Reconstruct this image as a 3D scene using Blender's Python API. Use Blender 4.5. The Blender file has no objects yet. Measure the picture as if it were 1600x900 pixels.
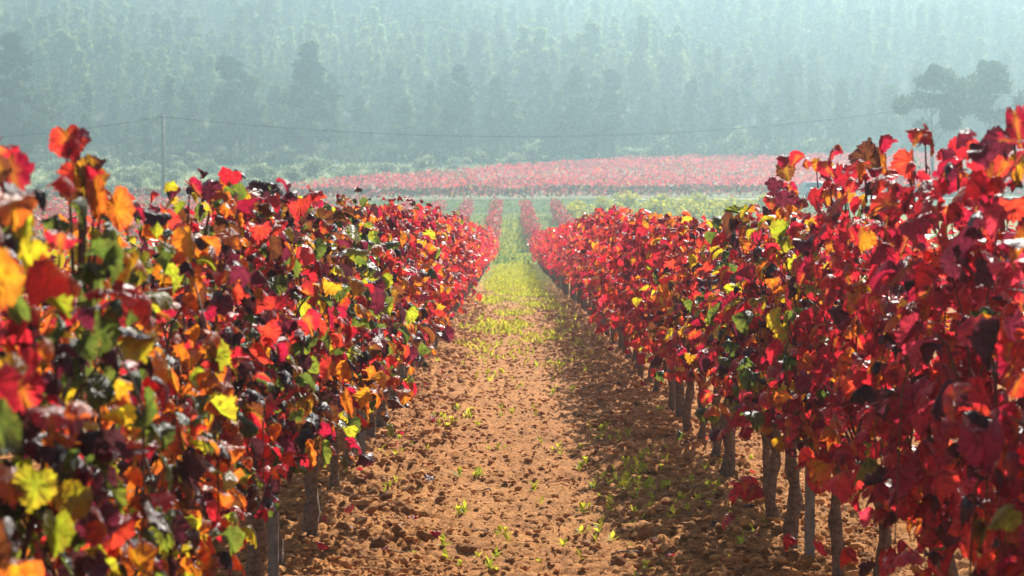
import bpy, math, random
import numpy as np
from mathutils import Vector, Matrix, Quaternion

random.seed(7)
rng = np.random.default_rng(7)
R = math.radians
scene = bpy.context.scene
C = scene.collection

# ------------------------------------------------------------------ camera
F_PX = 3111.0                      # focal length in photograph pixels (1600 wide)
CAM_H = 1.73
PITCH = 1.75
cam_data = bpy.data.cameras.new('camera')
cam_data.lens = 70.0
cam_data.sensor_width = 36.0
cam_data.clip_start = 0.05
cam_data.clip_end = 3000.0
cam_data.dof.use_dof = True
cam_data.dof.focus_distance = 14.0
cam_data.dof.aperture_fstop = 6.0
cam = bpy.data.objects.new('camera', cam_data)
cam.location = (0, 0, CAM_H)
cam.rotation_euler = (R(90 - PITCH), 0, R(-0.08))
C.objects.link(cam)
scene.camera = cam

# ------------------------------------------------------------------ sky and sun
SUN_EL, SUN_AZ = 36.0, 17.0        # sun ahead of the camera, a little to the right
world = bpy.data.worlds.new('World')
scene.world = world
world.use_nodes = True
wn = world.node_tree
wn.nodes.clear()
sky = wn.nodes.new('ShaderNodeTexSky')
sky.sky_type = 'NISHITA'
sky.sun_disc = False
sky.sun_elevation = R(SUN_EL)
sky.sun_rotation = R(SUN_AZ)
sky.air_density = 1.0
sky.dust_density = 1.0
bg = wn.nodes.new('ShaderNodeBackground')
bg.inputs['Strength'].default_value = 0.06
wo = wn.nodes.new('ShaderNodeOutputWorld')
wn.links.new(sky.outputs[0], bg.inputs['Color'])
wn.links.new(bg.outputs[0], wo.inputs['Surface'])

sun_data = bpy.data.lights.new('sun', 'SUN')
sun_data.energy = 5.0
sun_data.angle = R(0.53)
sun_data.color = (1.0, 0.95, 0.86)
sun = bpy.data.objects.new('sun', sun_data)
sd = Vector((math.sin(R(SUN_AZ)) * math.cos(R(SUN_EL)), math.cos(R(SUN_AZ)) * math.cos(R(SUN_EL)), math.sin(R(SUN_EL))))
sun.rotation_euler = (-sd).to_track_quat('-Z', 'Y').to_euler()
sun.location = (30, 60, 90)
C.objects.link(sun)

scene.view_settings.view_transform = 'Standard'
scene.view_settings.look = 'None'
scene.view_settings.exposure = 1.4
scene.view_settings.gamma = 1.0
scene.view_settings.use_curve_mapping = False
cy = scene.cycles
cy.use_denoising = True
try:
    cy.denoiser = 'OPENIMAGEDENOISE'
    cy.denoising_input_passes = 'RGB_ALBEDO_NORMAL'
except Exception:
    pass
cy.max_bounces = 8
cy.diffuse_bounces = 4
cy.glossy_bounces = 2
cy.transmission_bounces = 6
cy.volume_bounces = 1
cy.transparent_max_bounces = 8
cy.sample_clamp_indirect = 6.0
cy.caustics_reflective = False
cy.caustics_refractive = False
cy.use_adaptive_sampling = False

# ------------------------------------------------------------------ helpers
def tag(o, label=None, cat=None, group=None, kind=None):
    if label: o['label'] = label
    if cat: o['category'] = cat
    if group: o['group'] = group
    if kind: o['kind'] = kind
    return o

def empty(name, loc, rz=0.0, scale=1.0):
    o = bpy.data.objects.new(name, None)
    o.empty_display_size = 0.1
    o.location = loc
    o.rotation_euler = (0, 0, rz)
    o.scale = (scale,) * 3 if not hasattr(scale, '__len__') else scale
    C.objects.link(o)
    return o

def mesh_np(name, verts, faces, col=None, mat=None, smooth=False, attrs=None):
    """verts (N,3), faces (M,k) with one k; col (N,3) -> point colour attribute 'Col'"""
    me = bpy.data.meshes.new(name)
    verts = np.asarray(verts, dtype=np.float32)
    faces = np.asarray(faces, dtype=np.int32)
    n, (m, k) = len(verts), faces.shape
    me.vertices.add(n)
    me.vertices.foreach_set('co', verts.ravel())
    me.loops.add(m * k)
    me.loops.foreach_set('vertex_index', faces.ravel())
    me.polygons.add(m)
    me.polygons.foreach_set('loop_start', np.arange(0, m * k, k, dtype=np.int32))
    try:
        me.polygons.foreach_set('loop_total', np.full(m, k, dtype=np.int32))
    except Exception:
        pass
    me.polygons.foreach_set('use_smooth', np.full(m, smooth, dtype=bool))
    if col is not None:
        a = me.attributes.new('Col', 'FLOAT_COLOR', 'POINT')
        c4 = np.ones((n, 4), dtype=np.float32)
        c4[:, :3] = col
        a.data.foreach_set('color', c4.ravel())
    for an, av in (attrs or {}).items():
        a = me.attributes.new(an, 'FLOAT', 'POINT')
        a.data.foreach_set('value', np.asarray(av, dtype=np.float32))
    if mat: me.materials.append(mat)
    me.update(calc_edges=True)
    return me

def obj(name, me, parent=None, loc=None):
    o = bpy.data.objects.new(name, me)
    C.objects.link(o)
    if parent is not None: o.parent = parent
    if loc is not None: o.location = loc
    return o

class MB:
    """collects triangles/quads (kept as quads and tris split) of one part"""
    def __init__(self): self.v, self.f = [], []
    def add(self, vs, fs):
        b = len(self.v)
        self.v += [tuple(x) for x in vs]
        self.f += [tuple(i + b for i in f) for f in fs]
    def box(self, c, s, rot=None):
        x, y, z = s[0] / 2, s[1] / 2, s[2] / 2
        p = [Vector(q) for q in ((-x,-y,-z),(x,-y,-z),(x,y,-z),(-x,y,-z),(-x,-y,z),(x,-y,z),(x,y,z),(-x,y,z))]
        if rot is not None: p = [rot @ q for q in p]
        self.add([q + Vector(c) for q in p], [(0,3,2,1),(4,5,6,7),(0,1,5,4),(1,2,6,5),(2,3,7,6),(3,0,4,7)])
    def tube(self, pts, rad, n=6, cap=True):
        pts = [Vector(p) for p in pts]
        b = len(self.v)
        up = Vector((0.31, 0.17, 0.93)).normalized()
        for i, p in enumerate(pts):
            t = (pts[min(i + 1, len(pts) - 1)] - pts[max(i - 1, 0)])
            t = t.normalized() if t.length > 1e-9 else Vector((0, 0, 1))
            a = t.cross(up)
            if a.length < 0.05: a = t.cross(Vector((1, 0, 0)))
            a.normalize(); c = t.cross(a)
            r = rad[i] if hasattr(rad, '__len__') else rad
            for j in range(n):
                q = 2 * math.pi * j / n
                self.v.append(tuple(p + (a * math.cos(q) + c * math.sin(q)) * r))
        for i in range(len(pts) - 1):
            for j in range(n):
                j2 = (j + 1) % n
                self.f.append((b + i*n + j, b + i*n + j2, b + (i+1)*n + j2, b + (i+1)*n + j))
        if cap:
            self.f.append(tuple(b + j for j in range(n))[::-1])
            e = b + (len(pts) - 1) * n
            self.f.append(tuple(e + j for j in range(n)))
    def mesh(self, name, mat, smooth=False):
        me = bpy.data.meshes.new(name)
        me.from_pydata(self.v, [], self.f)
        me.materials.append(mat)
        if smooth: me.polygons.foreach_set('use_smooth', [True] * len(me.polygons))
        me.update()
        return me

_lat = rng.random((256, 256))
def vnoise(x, y):
    x = np.asarray(x, dtype=float); y = np.asarray(y, dtype=float)
    xi = np.floor(x).astype(int); yi = np.floor(y).astype(int)
    fx, fy = x - xi, y - yi
    fx = fx * fx * (3 - 2 * fx); fy = fy * fy * (3 - 2 * fy)
    g = lambda a, b: _lat[a & 255, b & 255]
    return (g(xi, yi) * (1 - fx) + g(xi + 1, yi) * fx) * (1 - fy) + (g(xi, yi + 1) * (1 - fx) + g(xi + 1, yi + 1) * fx) * fy
def fbm(x, y, o=4):
    s, a, t = 0, 1.0, 0
    for i in range(o):
        s = s + a * vnoise(np.asarray(x) * 2**i + 17.3 * i, np.asarray(y) * 2**i + 5.1 * i)
        t += a; a *= 0.5
    return s / t
def sstep(a, b, x):
    t = np.clip((np.asarray(x, dtype=float) - a) / (b - a), 0, 1)
    return t * t * (3 - 2 * t)

# ------------------------------------------------------------------ materials
def new_mat(name):
    m = bpy.data.materials.new(name)
    m.use_nodes = True
    nt = m.node_tree
    nt.nodes.clear()
    out = nt.nodes.new('ShaderNodeOutputMaterial')
    return m, nt, out
def N(nt, t, **kw):
    n = nt.nodes.new(t)
    for k, v in kw.items():
        if k in n.inputs: n.inputs[k].default_value = v
        else: setattr(n, k, v)
    return n
def noise(nt, scale, detail=4, rough=0.6, coord=None, out='Object'):
    t = N(nt, 'ShaderNodeTexNoise', Scale=scale, Detail=detail, Roughness=rough)
    if coord is None:
        tc = N(nt, 'ShaderNodeTexCoord')
        nt.links.new(tc.outputs[out], t.inputs['Vector'])
    else:
        nt.links.new(coord, t.inputs['Vector'])
    return t
def ramp(nt, fac, stops):
    r = nt.nodes.new('ShaderNodeValToRGB')
    e = r.color_ramp.elements
    while len(e) < len(stops): e.new(0.5)
    for el, (p, c) in zip(e, stops):
        el.position = p; el.color = (*c, 1)
    nt.links.new(fac, r.inputs['Fac'])
    return r
def mixc(nt, fac, a, b, blend='MIX'):
    m = nt.nodes.new('ShaderNodeMix')
    m.data_type = 'RGBA'; m.blend_type = blend
    for sock, v in ((m.inputs['Factor'], fac), (m.inputs[6], a), (m.inputs[7], b)):
        if hasattr(v, 'is_linked') or isinstance(v, bpy.types.NodeSocket): nt.links.new(v, sock)
        elif isinstance(v, (int, float)): sock.default_value = v
        else: sock.default_value = (*v, 1)
    return m.outputs[2]
def bump(nt, h, strength, dist):
    b = N(nt, 'ShaderNodeBump', Strength=strength, Distance=dist)
    nt.links.new(h, b.inputs['Height'])
    return b.outputs['Normal']

def simple_mat(name, c1, c2, scale=8, rough=0.8, bstr=0.4, bdist=0.01, metallic=0.0, spec=0.3, detail=5):
    m, nt, out = new_mat(name)
    p = N(nt, 'ShaderNodeBsdfPrincipled', Roughness=rough, Metallic=metallic)
    p.inputs['Specular IOR Level'].default_value = spec
    n = noise(nt, scale, detail)
    r = ramp(nt, n.outputs['Fac'], [(0.3, c1), (0.7, c2)])
    nt.links.new(r.outputs[0], p.inputs['Base Color'])
    if bstr: nt.links.new(bump(nt, n.outputs['Fac'], bstr, bdist), p.inputs['Normal'])
    nt.links.new(p.outputs[0], out.inputs[0])
    return m

def leaf_mat(name, transl=0.62, rough=0.34, spec=0.5, tgain=1.0, rgain=0.6, grey=(0.11, 0.11, 0.125), greymix=0.4, blotch=True):
    """thin leaf: glossy diffuse upper face plus light let through; colour from attribute Col"""
    m, nt, out = new_mat(name)
    a = N(nt, 'ShaderNodeAttribute', attribute_name='Col')
    col = a.outputs['Color']
    n2fac = None
    if blotch:
        oi = N(nt, 'ShaderNodeObjectInfo')
        au = N(nt, 'ShaderNodeAttribute', attribute_name='lu'); av = N(nt, 'ShaderNodeAttribute', attribute_name='lv')
        cx = N(nt, 'ShaderNodeCombineXYZ')
        nt.links.new(au.outputs['Fac'], cx.inputs[0]); nt.links.new(av.outputs['Fac'], cx.inputs[1])
        def mth(op, x, y=None, clamp=False):
            m_ = N(nt, 'ShaderNodeMath', operation=op); m_.use_clamp = clamp
            for i_, q in enumerate((x, y)):
                if q is None: continue
                if isinstance(q, (int, float)): m_.inputs[i_].default_value = q
                else: nt.links.new(q, m_.inputs[i_])
            return m_.outputs[0]
        n1 = N(nt, 'ShaderNodeTexNoise', Scale=4.2, Detail=5.0, Roughness=0.65)
        n1.noise_dimensions = '4D'
        nt.links.new(mth('MULTIPLY', oi.outputs['Random'], 50.0), n1.inputs['W'])
        nt.links.new(cx.outputs[0], n1.inputs['Vector'])
        absu = mth('ABSOLUTE', au.outputs['Fac'])
        ang = mth('ARCTAN2', absu, mth('ADD', av.outputs['Fac'], 0.02))
        rad = mth('SQRT', mth('ADD', mth('MULTIPLY', absu, absu), mth('MULTIPLY', av.outputs['Fac'], av.outputs['Fac'])))
        d_ = mth('MINIMUM', mth('ABSOLUTE', ang), mth('MINIMUM', mth('ABSOLUTE', mth('SUBTRACT', ang, 0.72)), mth('ABSOLUTE', mth('SUBTRACT', ang, 1.62))))
        d_ = mth('MULTIPLY', d_, rad)
        # side veins: fine stripes running off the main ones
        st = mth('ABSOLUTE', mth('SINE', mth('ADD', mth('MULTIPLY', rad, 24.0), mth('MULTIPLY', d_, 26.0))))
        side_v = mth('MULTIPLY', mth('LESS_THAN', st, 0.2), 0.25)
        main_v = mth('SUBTRACT', 1.0, mth('DIVIDE', d_, 0.03, True), True)
        halo = mth('SUBTRACT', 1.0, mth('DIVIDE', d_, 0.13, True), True)
        vein = mth('MAXIMUM', main_v, side_v)
        r = ramp(nt, n1.outputs['Fac'], [(0.30, (0.22, 0.13, 0.16)), (0.47, (0.85, 0.8, 0.85)), (0.60, (1.05, 1.05, 1.0)), (0.75, (1.15, 1.3, 1.0))])
        col = mixc(nt, 1.0, col, r.outputs[0], 'MULTIPLY')
        warm = mixc(nt, 1.0, col, (1.1, 1.5, 1.0), 'MULTIPLY')
        col = mixc(nt, mth('MULTIPLY', halo, 0.7), col, warm)
        col = mixc(nt, mth('MULTIPLY', vein, 0.6), col, mixc(nt, 1.0, col, (0.45, 0.4, 0.45), 'MULTIPLY'))
        n2fac = mth('ADD', n1.outputs['Fac'], mth('MULTIPLY', vein, -0.35))
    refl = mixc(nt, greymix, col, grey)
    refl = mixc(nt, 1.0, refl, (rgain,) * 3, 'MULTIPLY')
    p = N(nt, 'ShaderNodeBsdfPrincipled', Roughness=rough)
    p.inputs['Specular IOR Level'].default_value = spec
    nt.links.new(refl, p.inputs['Base Color'])
    tr = N(nt, 'ShaderNodeBsdfTranslucent')
    tcx = mixc(nt, 1.0, col, (tgain,) * 3, 'MULTIPLY')
    nt.links.new(tcx, tr.inputs['Color'])
    if n2fac is not None:
        nb = bump(nt, n2fac, 0.8, 0.012)
        nt.links.new(nb, p.inputs['Normal'])
    mx = N(nt, 'ShaderNodeMixShader', Fac=transl)
    nt.links.new(p.outputs[0], mx.inputs[1]); nt.links.new(tr.outputs[0], mx.inputs[2])
    nt.links.new(mx.outputs[0], out.inputs[0])
    return m

M = {}
M['leaf'] = leaf_mat('vine_leaf')
M['leaf_far'] = leaf_mat('vine_leaf_distant', blotch=False, spec=0.45, rough=0.38)
M['leaf_field'] = leaf_mat('vine_leaf_field', blotch=False, spec=0.3, rough=0.55, transl=0.5, rgain=0.9, greymix=0.55, grey=(0.4, 0.34, 0.34))  # pale grey mixed into the colour stands in for sheen and haze
M['weed'] = leaf_mat('weed_leaf', transl=0.5, rough=0.6, spec=0.12, rgain=0.8, greymix=0.1, grey=(0.1, 0.12, 0.03), blotch=False)
M['needle'] = leaf_mat('pine_needles', transl=0.5, rough=0.8, spec=0.05, rgain=0.9, greymix=0.1, grey=(0.06, 0.08, 0.04), blotch=False)
M['shrub'] = leaf_mat('shrub_leaves', transl=0.4, rough=0.7, spec=0.15, rgain=0.9, greymix=0.15, grey=(0.15, 0.16, 0.12), blotch=False)
M['bark'] = simple_mat('vine_bark', (0.07, 0.042, 0.028), (0.26, 0.17, 0.11), 45, 0.9, 0.9, 0.02)
M['cane'] = simple_mat('cane_bark', (0.06, 0.025, 0.015), (0.15, 0.07, 0.04), 60, 0.75, 0.4, 0.005)
M['steel'] = simple_mat('galvanised_steel', (0.10, 0.092, 0.085), (0.22, 0.205, 0.19), 30, 0.55, 0.15, 0.002, metallic=0.4)
M['wire'] = simple_mat('steel_wire', (0.2, 0.2, 0.2), (0.35, 0.34, 0.33), 30, 0.45, 0, 0, metallic=0.8)
M['pine_bark'] = simple_mat('pine_bark', (0.05, 0.035, 0.028), (0.14, 0.10, 0.08), 3, 0.9, 0.5, 0.05)
M['pole_wood'] = simple_mat('pole_wood', (0.20, 0.17, 0.15), (0.36, 0.32, 0.28), 4, 0.85, 0.3, 0.02)
M['cable'] = simple_mat('cable_rubber', (0.02, 0.02, 0.02), (0.04, 0.04, 0.04), 5, 0.6, 0)
M['twig'] = simple_mat('dry_twig', (0.16, 0.09, 0.05), (0.34, 0.22, 0.14), 50, 0.8, 0.3, 0.004)

def soil_mat(name, use_col=True, base=(0.36, 0.155, 0.07)):
    m, nt, out = new_mat(name)
    p = N(nt, 'ShaderNodeBsdfPrincipled', Roughness=0.95)
    p.inputs['Specular IOR Level'].default_value = 0.12
    n1 = noise(nt, 2.2, 6, 0.65); n2 = noise(nt, 34, 7, 0.7)
    r1 = ramp(nt, n1.outputs['Fac'], [(0.25, (0.68, 0.64, 0.62)), (0.75, (1.28, 1.26, 1.22))])
    r2 = ramp(nt, n2.outputs['Fac'], [(0.3, (0.55, 0.5, 0.48)), (0.52, (1, 1, 1)), (0.75, (1.35, 1.38, 1.4))])
    if use_col:
        a = N(nt, 'ShaderNodeAttribute', attribute_name='Col'); c = a.outputs['Color']
    else:
        rgb = N(nt, 'ShaderNodeRGB'); rgb.outputs[0].default_value = (*base, 1); c = rgb.outputs[0]
    c = mixc(nt, 1.0, c, r1.outputs[0], 'MULTIPLY')
    c = mixc(nt, 1.0, c, r2.outputs[0], 'MULTIPLY')
    nt.links.new(c, p.inputs['Base Color'])
    n3 = noise(nt, 95, 5, 0.7)
    hs = N(nt, 'ShaderNodeMath', operation='MULTIPLY_ADD'); hs.inputs[1].default_value = 0.4
    nt.links.new(n3.outputs['Fac'], hs.inputs[0]); nt.links.new(n2.outputs['Fac'], hs.inputs[2])
    nt.links.new(bump(nt, hs.outputs[0], 0.9, 0.025), p.inputs['Normal'])
    nt.links.new(p.outputs[0], out.inputs[0])
    return m
M['soil'] = soil_mat('red_soil')
M['clod'] = soil_mat('soil_clod')
M['gravel'] = simple_mat('pale_gravel', (0.34, 0.30, 0.25), (0.5, 0.46, 0.4), 6, 0.9, 0.3, 0.02)

# ------------------------------------------------------------------ terrain
ROW_L, ROW_R, ROW_W = -1.09, 1.51, 2.6
PY = np.array([-40, 42, 60, 95, 110, 125, 145, 165, 182, 186, 201, 203.5, 207.5, 210, 305, 335, 720, 770], dtype=float)
PZ = np.array([0, 0, -.1, -.2, -.1, .25, .95, 1.9, 2.6, 2.75, 4.2, 4.38, 4.5, 4.6, 11.5, 15.0, 106, 110], dtype=float)
def ground_smooth(x, y):
    x = np.asarray(x, dtype=float); y = np.asarray(y, dtype=float)
    z = np.interp(y, PY, PZ)
    far = sstep(190, 215, y)
    z = z + far * 0.008 * np.clip(x, -120, 120)
    hill = sstep(310, 360, y)
    z = z + hill * (fbm(x * 0.012 + 9, y * 0.012 + 3, 3) - 0.5) * 16 * sstep(310, 420, y)
    z = z + sstep(212, 240, y) * (fbm(x * 0.05, y * 0.05 + 40, 2) - 0.5) * 0.8
    return z
def rut(x):
    """tilled strips beside the vines are rough, the trodden middle is smoother"""
    return 0.45 + 0.55 * np.clip(sstep(0.35, 0.75, np.abs(x - 0.12)), 0, 1)
def ground_rough(x, y):
    near = 1 - sstep(38, 75, y)
    a = rut(x)
    z = (fbm(x * 5.5, y * 4.5, 3) - 0.5) * 0.055 * (0.5 + 0.5 * a)
    c = np.abs(fbm(x * 14 + 50, y * 12, 3) - 0.5) * 2
    z = z + (0.35 - c) * 0.10 * a
    z = z + (fbm(x * 24, y * 19 + 70, 2) - 0.5) * 0.055 * (0.4 + 0.6 * a) + (fbm(x * 52, y * 44 + 20, 1) - 0.5) * 0.014
    mound = np.exp(-((x - ROW_L) / 0.35) ** 2) + np.exp(-((x - ROW_R) / 0.35) ** 2)
    return (z * near) + 0.05 * mound * near - 0.02 * near * np.exp(-((x - 0.12) / 0.5) ** 2)
def gz(x, y):
    return float(ground_smooth(x, y) + ground_rough(np.array([x]), np.array([y]))[0] * (abs(x) < 12))

def ray_ground(px, py):
    """where a line of sight through a photograph pixel meets the near, flat ground"""
    ang = R(PITCH)
    u, v = (px - 800) / F_PX, (450 - py) / F_PX
    d = Vector((u, math.cos(ang) + v * math.sin(ang), v * math.cos(ang) - math.sin(ang)))
    t = CAM_H / -d.z
    return d.x * t, d.y * t
def px_x(px, y): return (px - 800) / F_PX * y
def px_z(py, y): return CAM_H + (355 - py) / F_PX * y

xs = np.concatenate([-np.geomspace(3.2, 420, 46)[::-1], np.arange(-3.1, -1.6, 0.06), np.arange(-1.6, 2.2, 0.021), np.arange(2.22, 3.11, 0.06), np.geomspace(3.2, 420, 46)])
ys = [-38.0, -20, -8, 0, 4, 6, 7.5, 8.4]
y = 8.8
while y < 765:
    ys.append(y)
    y += max(0.022, min(y * y / 3444 * 0.75, 6.0))
ys = np.array(ys + [770.0])
GX, GY = np.meshgrid(xs, ys)
GZ = ground_smooth(GX, GY) + ground_rough(GX, GY) * (np.abs(GX) < 12)
SOIL = np.array([0.50, 0.222, 0.070]); SOILD = np.array([0.40, 0.162, 0.050]); GRASS = np.array([0.24, 0.25, 0.035])
GRASSD = np.array([0.07, 0.12, 0.028]); PALE = np.array([0.26, 0.27, 0.14]); FOREST = np.array([0.085, 0.08, 0.045])
def zone_col(X, Y):
    c = np.empty(X.shape + (3,))
    w = sstep(0.4, 0.62, fbm(X * 0.9, Y * 0.5, 3))[..., None]
    c[:] = SOIL * (1 - w * 0.35) + SOILD * w * 0.35
    g = np.clip(sstep(24, 56, Y) * (0.35 + 1.1 * fbm(X * 1.7 + 3, Y * 0.45, 3)) - 0.35, 0, 1) * np.clip(1.25 - np.abs(X - 0.2), 0.0, 1)
    g = np.maximum(g, sstep(56, 75, Y) * 0.9)
    g = g[..., None]
    c = c * (1 - g) + GRASS * g
    b = (sstep(184, 188, Y) * (1 - sstep(208, 212, Y)))[..., None]
    c = c * (1 - b) + GRASSD * b
    f = sstep(208, 212, Y)[..., None]
    c = c * (1 - f) + PALE * f
    f = sstep(296, 325, Y + 14 * (fbm(X * 0.06, Y * 0.06 + 8, 2) - 0.5))[..., None]
    c = c * (1 - f) + FOREST * f
    return c
ny, nx = GX.shape
idx = np.arange(ny * nx).reshape(ny, nx)
quads = np.stack([idx[:-1, :-1], idx[:-1, 1:], idx[1:, 1:], idx[1:, :-1]], -1).reshape(-1, 4)
ground = obj('ground', mesh_np('ground', np.stack([GX, GY, GZ], -1).reshape(-1, 3), quads, zone_col(GX, GY).reshape(-1, 3), M['soil'], True))
tag(ground, 'red tilled vineyard soil rising to a grassy valley side and wooded hill', kind='structure')

# gravel track beyond the far rows
tx = np.linspace(9.5, 130, 60)
tv, tf = [], []
for i, x in enumerate(tx):
    for yy in (203.6, 205.5, 207.4):
        tv.append((x, yy + 0.15 * math.sin(x * 0.21), float(ground_smooth(x, yy)) + 0.06 + (0.05 if yy == 205.5 else 0)))
    if i:
        b = 3 * i
        tf += [(b - 3, b, b + 1, b - 2), (b - 2, b + 1, b + 2, b - 1)]
track = obj('road', mesh_np('road', tv, tf, None, M['gravel'], True))
tag(track, 'pale gravel farm track crossing below the red vineyard', kind='structure')

# ------------------------------------------------------------------ leaf shapes
HALF = [(0.0, 0.0), (0.06, -0.09), (0.20, -0.19), (0.36, -0.16), (0.50, -0.02), (0.52, 0.13), (0.58, 0.25), (0.61, 0.43),
        (0.50, 0.48), (0.45, 0.57), (0.36, 0.71), (0.17, 0.84)]
def leaf_outline():
    h = HALF + [(0.0, 1.0)]
    t = []
    for k in range(len(h) - 1):                  # a saw-tooth between each two points of the margin
        (a0, b0), (a1, b1) = h[k], h[k + 1]
        t.append((a0, b0))
        nx_, ny_ = (b1 - b0), -(a1 - a0)
        if k: t.append((a0 * 0.45 + a1 * 0.55 - 0.16 * nx_, b0 * 0.45 + b1 * 0.55 - 0.16 * ny_)); t.append((a0 * 0.3 + a1 * 0.7 + 0.16 * nx_, b0 * 0.3 + b1 * 0.7 + 0.16 * ny_))
    return np.array(t + [(0.0, 1.0)] + [(-u, v) for u, v in t[:0:-1]])
OUT0 = leaf_outline()
OUT1 = np.array([(0, 0.0), (0.26, -0.18), (0.46, 0.05), (0.56, 0.40), (0.30, 0.62), (0, 1.0), (-0.30, 0.62), (-0.56, 0.40), (-0.46, 0.05), (-0.26, -0.18)])

LV = [None]
def shape_leaf(lod, r, hang=False):
    """a folded, curled vine leaf; attachment at the origin, tip along +Y, upper face +Z, about one unit long"""
    out = OUT0 if lod == 0 else OUT1
    cen = np.array([0.0, 0.30])
    jig = 1 + r.normal(0, 0.035, len(out))[:, None]
    o = cen + (out - cen) * jig
    if lod == 0:
        inner = cen + (o - cen) * 0.52
        pts = np.vstack([[cen], inner, o])
        n = len(o)
        f = []
        for i in range(n):
            j = (i + 1) % n
            f.append((0, 1 + i, 1 + j))
            f.append((1 + i, 1 + n + i, 1 + n + j)); f.append((1 + i, 1 + n + j, 1 + j))
    else:
        pts = np.vstack([[cen], o]); n = len(o)
        f = [(0, 1 + i, 1 + (i + 1) % n) for i in range(n)]
    u, v = pts[:, 0], pts[:, 1] - 0.0
    LV[0] = v
    fold = r.choice([r.uniform(0.05, 0.4), r.uniform(0.5, 1.25), -r.uniform(0.25, 0.95)], p=[0.3, 0.4, 0.3])
    uu = np.abs(u)
    x = np.sign(u) * uu * math.cos(abs(fold))
    z = uu * math.sin(fold)
    z = z - (uu ** 2) * r.uniform(-0.6, 1.7) - np.clip(v - 0.55, 0, 1) ** 2 * r.uniform(-0.6, 1.0)                       # margins roll
    curl = r.uniform(-0.3, 1.9)                                    # tip bends down
    ang = curl * np.clip(v, -0.2, 1.0)
    yy = np.where(np.abs(ang) > 1e-3, np.sin(ang) / max(curl, 1e-3) if abs(curl) > 1e-3 else v, v)
    if abs(curl) < 0.05: yy = v; zz = z
    else:
        yy = np.sin(ang) / curl + z * np.sin(ang)
        zz = z * np.cos(ang) - (1 - np.cos(ang)) / curl
    if hang:
        # the blade leaves the stalk level, then bends over and hangs; the halves fold back
        fold = r.choice([r.uniform(-1.15, -0.35), r.uniform(0.1, 0.7)], p=[0.7, 0.3])
        x = np.sign(u) * uu * math.cos(abs(fold)); z = uu * math.sin(fold) - uu ** 2 * r.uniform(-0.2, 0.9)
        total, knee = r.uniform(1.1, 2.0), r.uniform(0.18, 0.5)
        g_ = np.linspace(0, 1.1, 40)
        th = total * (1 - np.exp(-(g_ / knee) ** 1.5))
        py_ = np.concatenate([[0], np.cumsum(np.cos(th[:-1]))]) * (g_[1] - g_[0])
        pz_ = np.concatenate([[0], np.cumsum(-np.sin(th[:-1]))]) * (g_[1] - g_[0])
        vv = np.clip(v, 0, 1.1)
        tv_ = np.interp(vv, g_, th)
        yy = np.interp(vv, g_, py_) + np.minimum(v, 0) + z * np.sin(tv_)
        zz = np.interp(vv, g_, pz_) + 0.5 * np.minimum(v, 0) + z * np.cos(tv_)
    tw = r.uniform(-0.35, 0.35)
    xx = x * np.cos(tw * v) - zz * np.sin(tw * v)
    zz = x * np.sin(tw * v) + zz * np.cos(tw * v)
    rad = np.hypot(u, v - 0.3)
    zz = zz + 0.03 * np.sin(7 * np.arctan2(u, v - 0.3) + r.uniform(0, 6)) * rad * 2 + r.normal(0, 0.012, len(u))
    return np.stack([xx, yy, zz], -1), np.array(f), rad / rad.max(), u

# colours of the leaf seen against the light (linear)
PAL = {
    'crimson': (0.60, 0.012, 0.052), 'red': (0.80, 0.024, 0.042), 'scarlet': (0.90, 0.075, 0.032), 'orange': (0.82, 0.24, 0.015),
    'amber': (0.80, 0.40, 0.02), 'yellow': (0.78, 0.60, 0.03), 'lime': (0.46, 0.47, 0.03), 'green': (0.12, 0.15, 0.03),
    'plum': (0.20, 0.016, 0.04), 'brown': (0.26, 0.07, 0.018), 'pink': (0.80, 0.06, 0.10), 'dusk': (0.07, 0.02, 0.025),
}
PN = list(PAL)
EDGE = {'orange': 'red', 'amber': 'scarlet', 'yellow': 'orange', 'lime': 'amber', 'green': 'lime', 'scarlet': 'crimson', 'red': 'plum',
        'crimson': 'plum', 'plum': 'dusk', 'brown': 'dusk', 'pink': 'crimson', 'dusk': 'plum'}
def leaf_cols(name, rad, uu, r):
    c = np.array(PAL[name]); e = np.array(PAL[EDGE[name]])
    k = np.clip(rad * r.uniform(0.3, 1.1) + r.normal(0, 0.12, len(rad)), 0, 1)[:, None] * r.uniform(0.2, 0.9)
    col = c * (1 - k) + e * k
    if name in ('red', 'scarlet', 'orange', 'crimson', 'brown') and r.random() < 0.5:     # yellower along the midrib
        m = np.exp(-(np.abs(uu) / 0.1) ** 2)[:, None] * 0.5
        col = col * (1 - m) + np.array(PAL['amber']) * m
    return np.clip(col * r.uniform(0.8, 1.15), 0, 1)

lrng = np.random.default_rng(21)
LEAF0 = {}
for nme in PN:
    LEAF0[nme] = []
    for k in range(12):
        p, f, rad, uu = shape_leaf(0, lrng, k < 7)
        LEAF0[nme].append(mesh_np('vine_leaf', p, f, leaf_cols(nme, rad, uu, lrng), M['leaf'], True, {'lu': uu, 'lv': LV[0]}))
L1 = [shape_leaf(1, lrng, k < 10) for k in range(16)]

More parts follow.
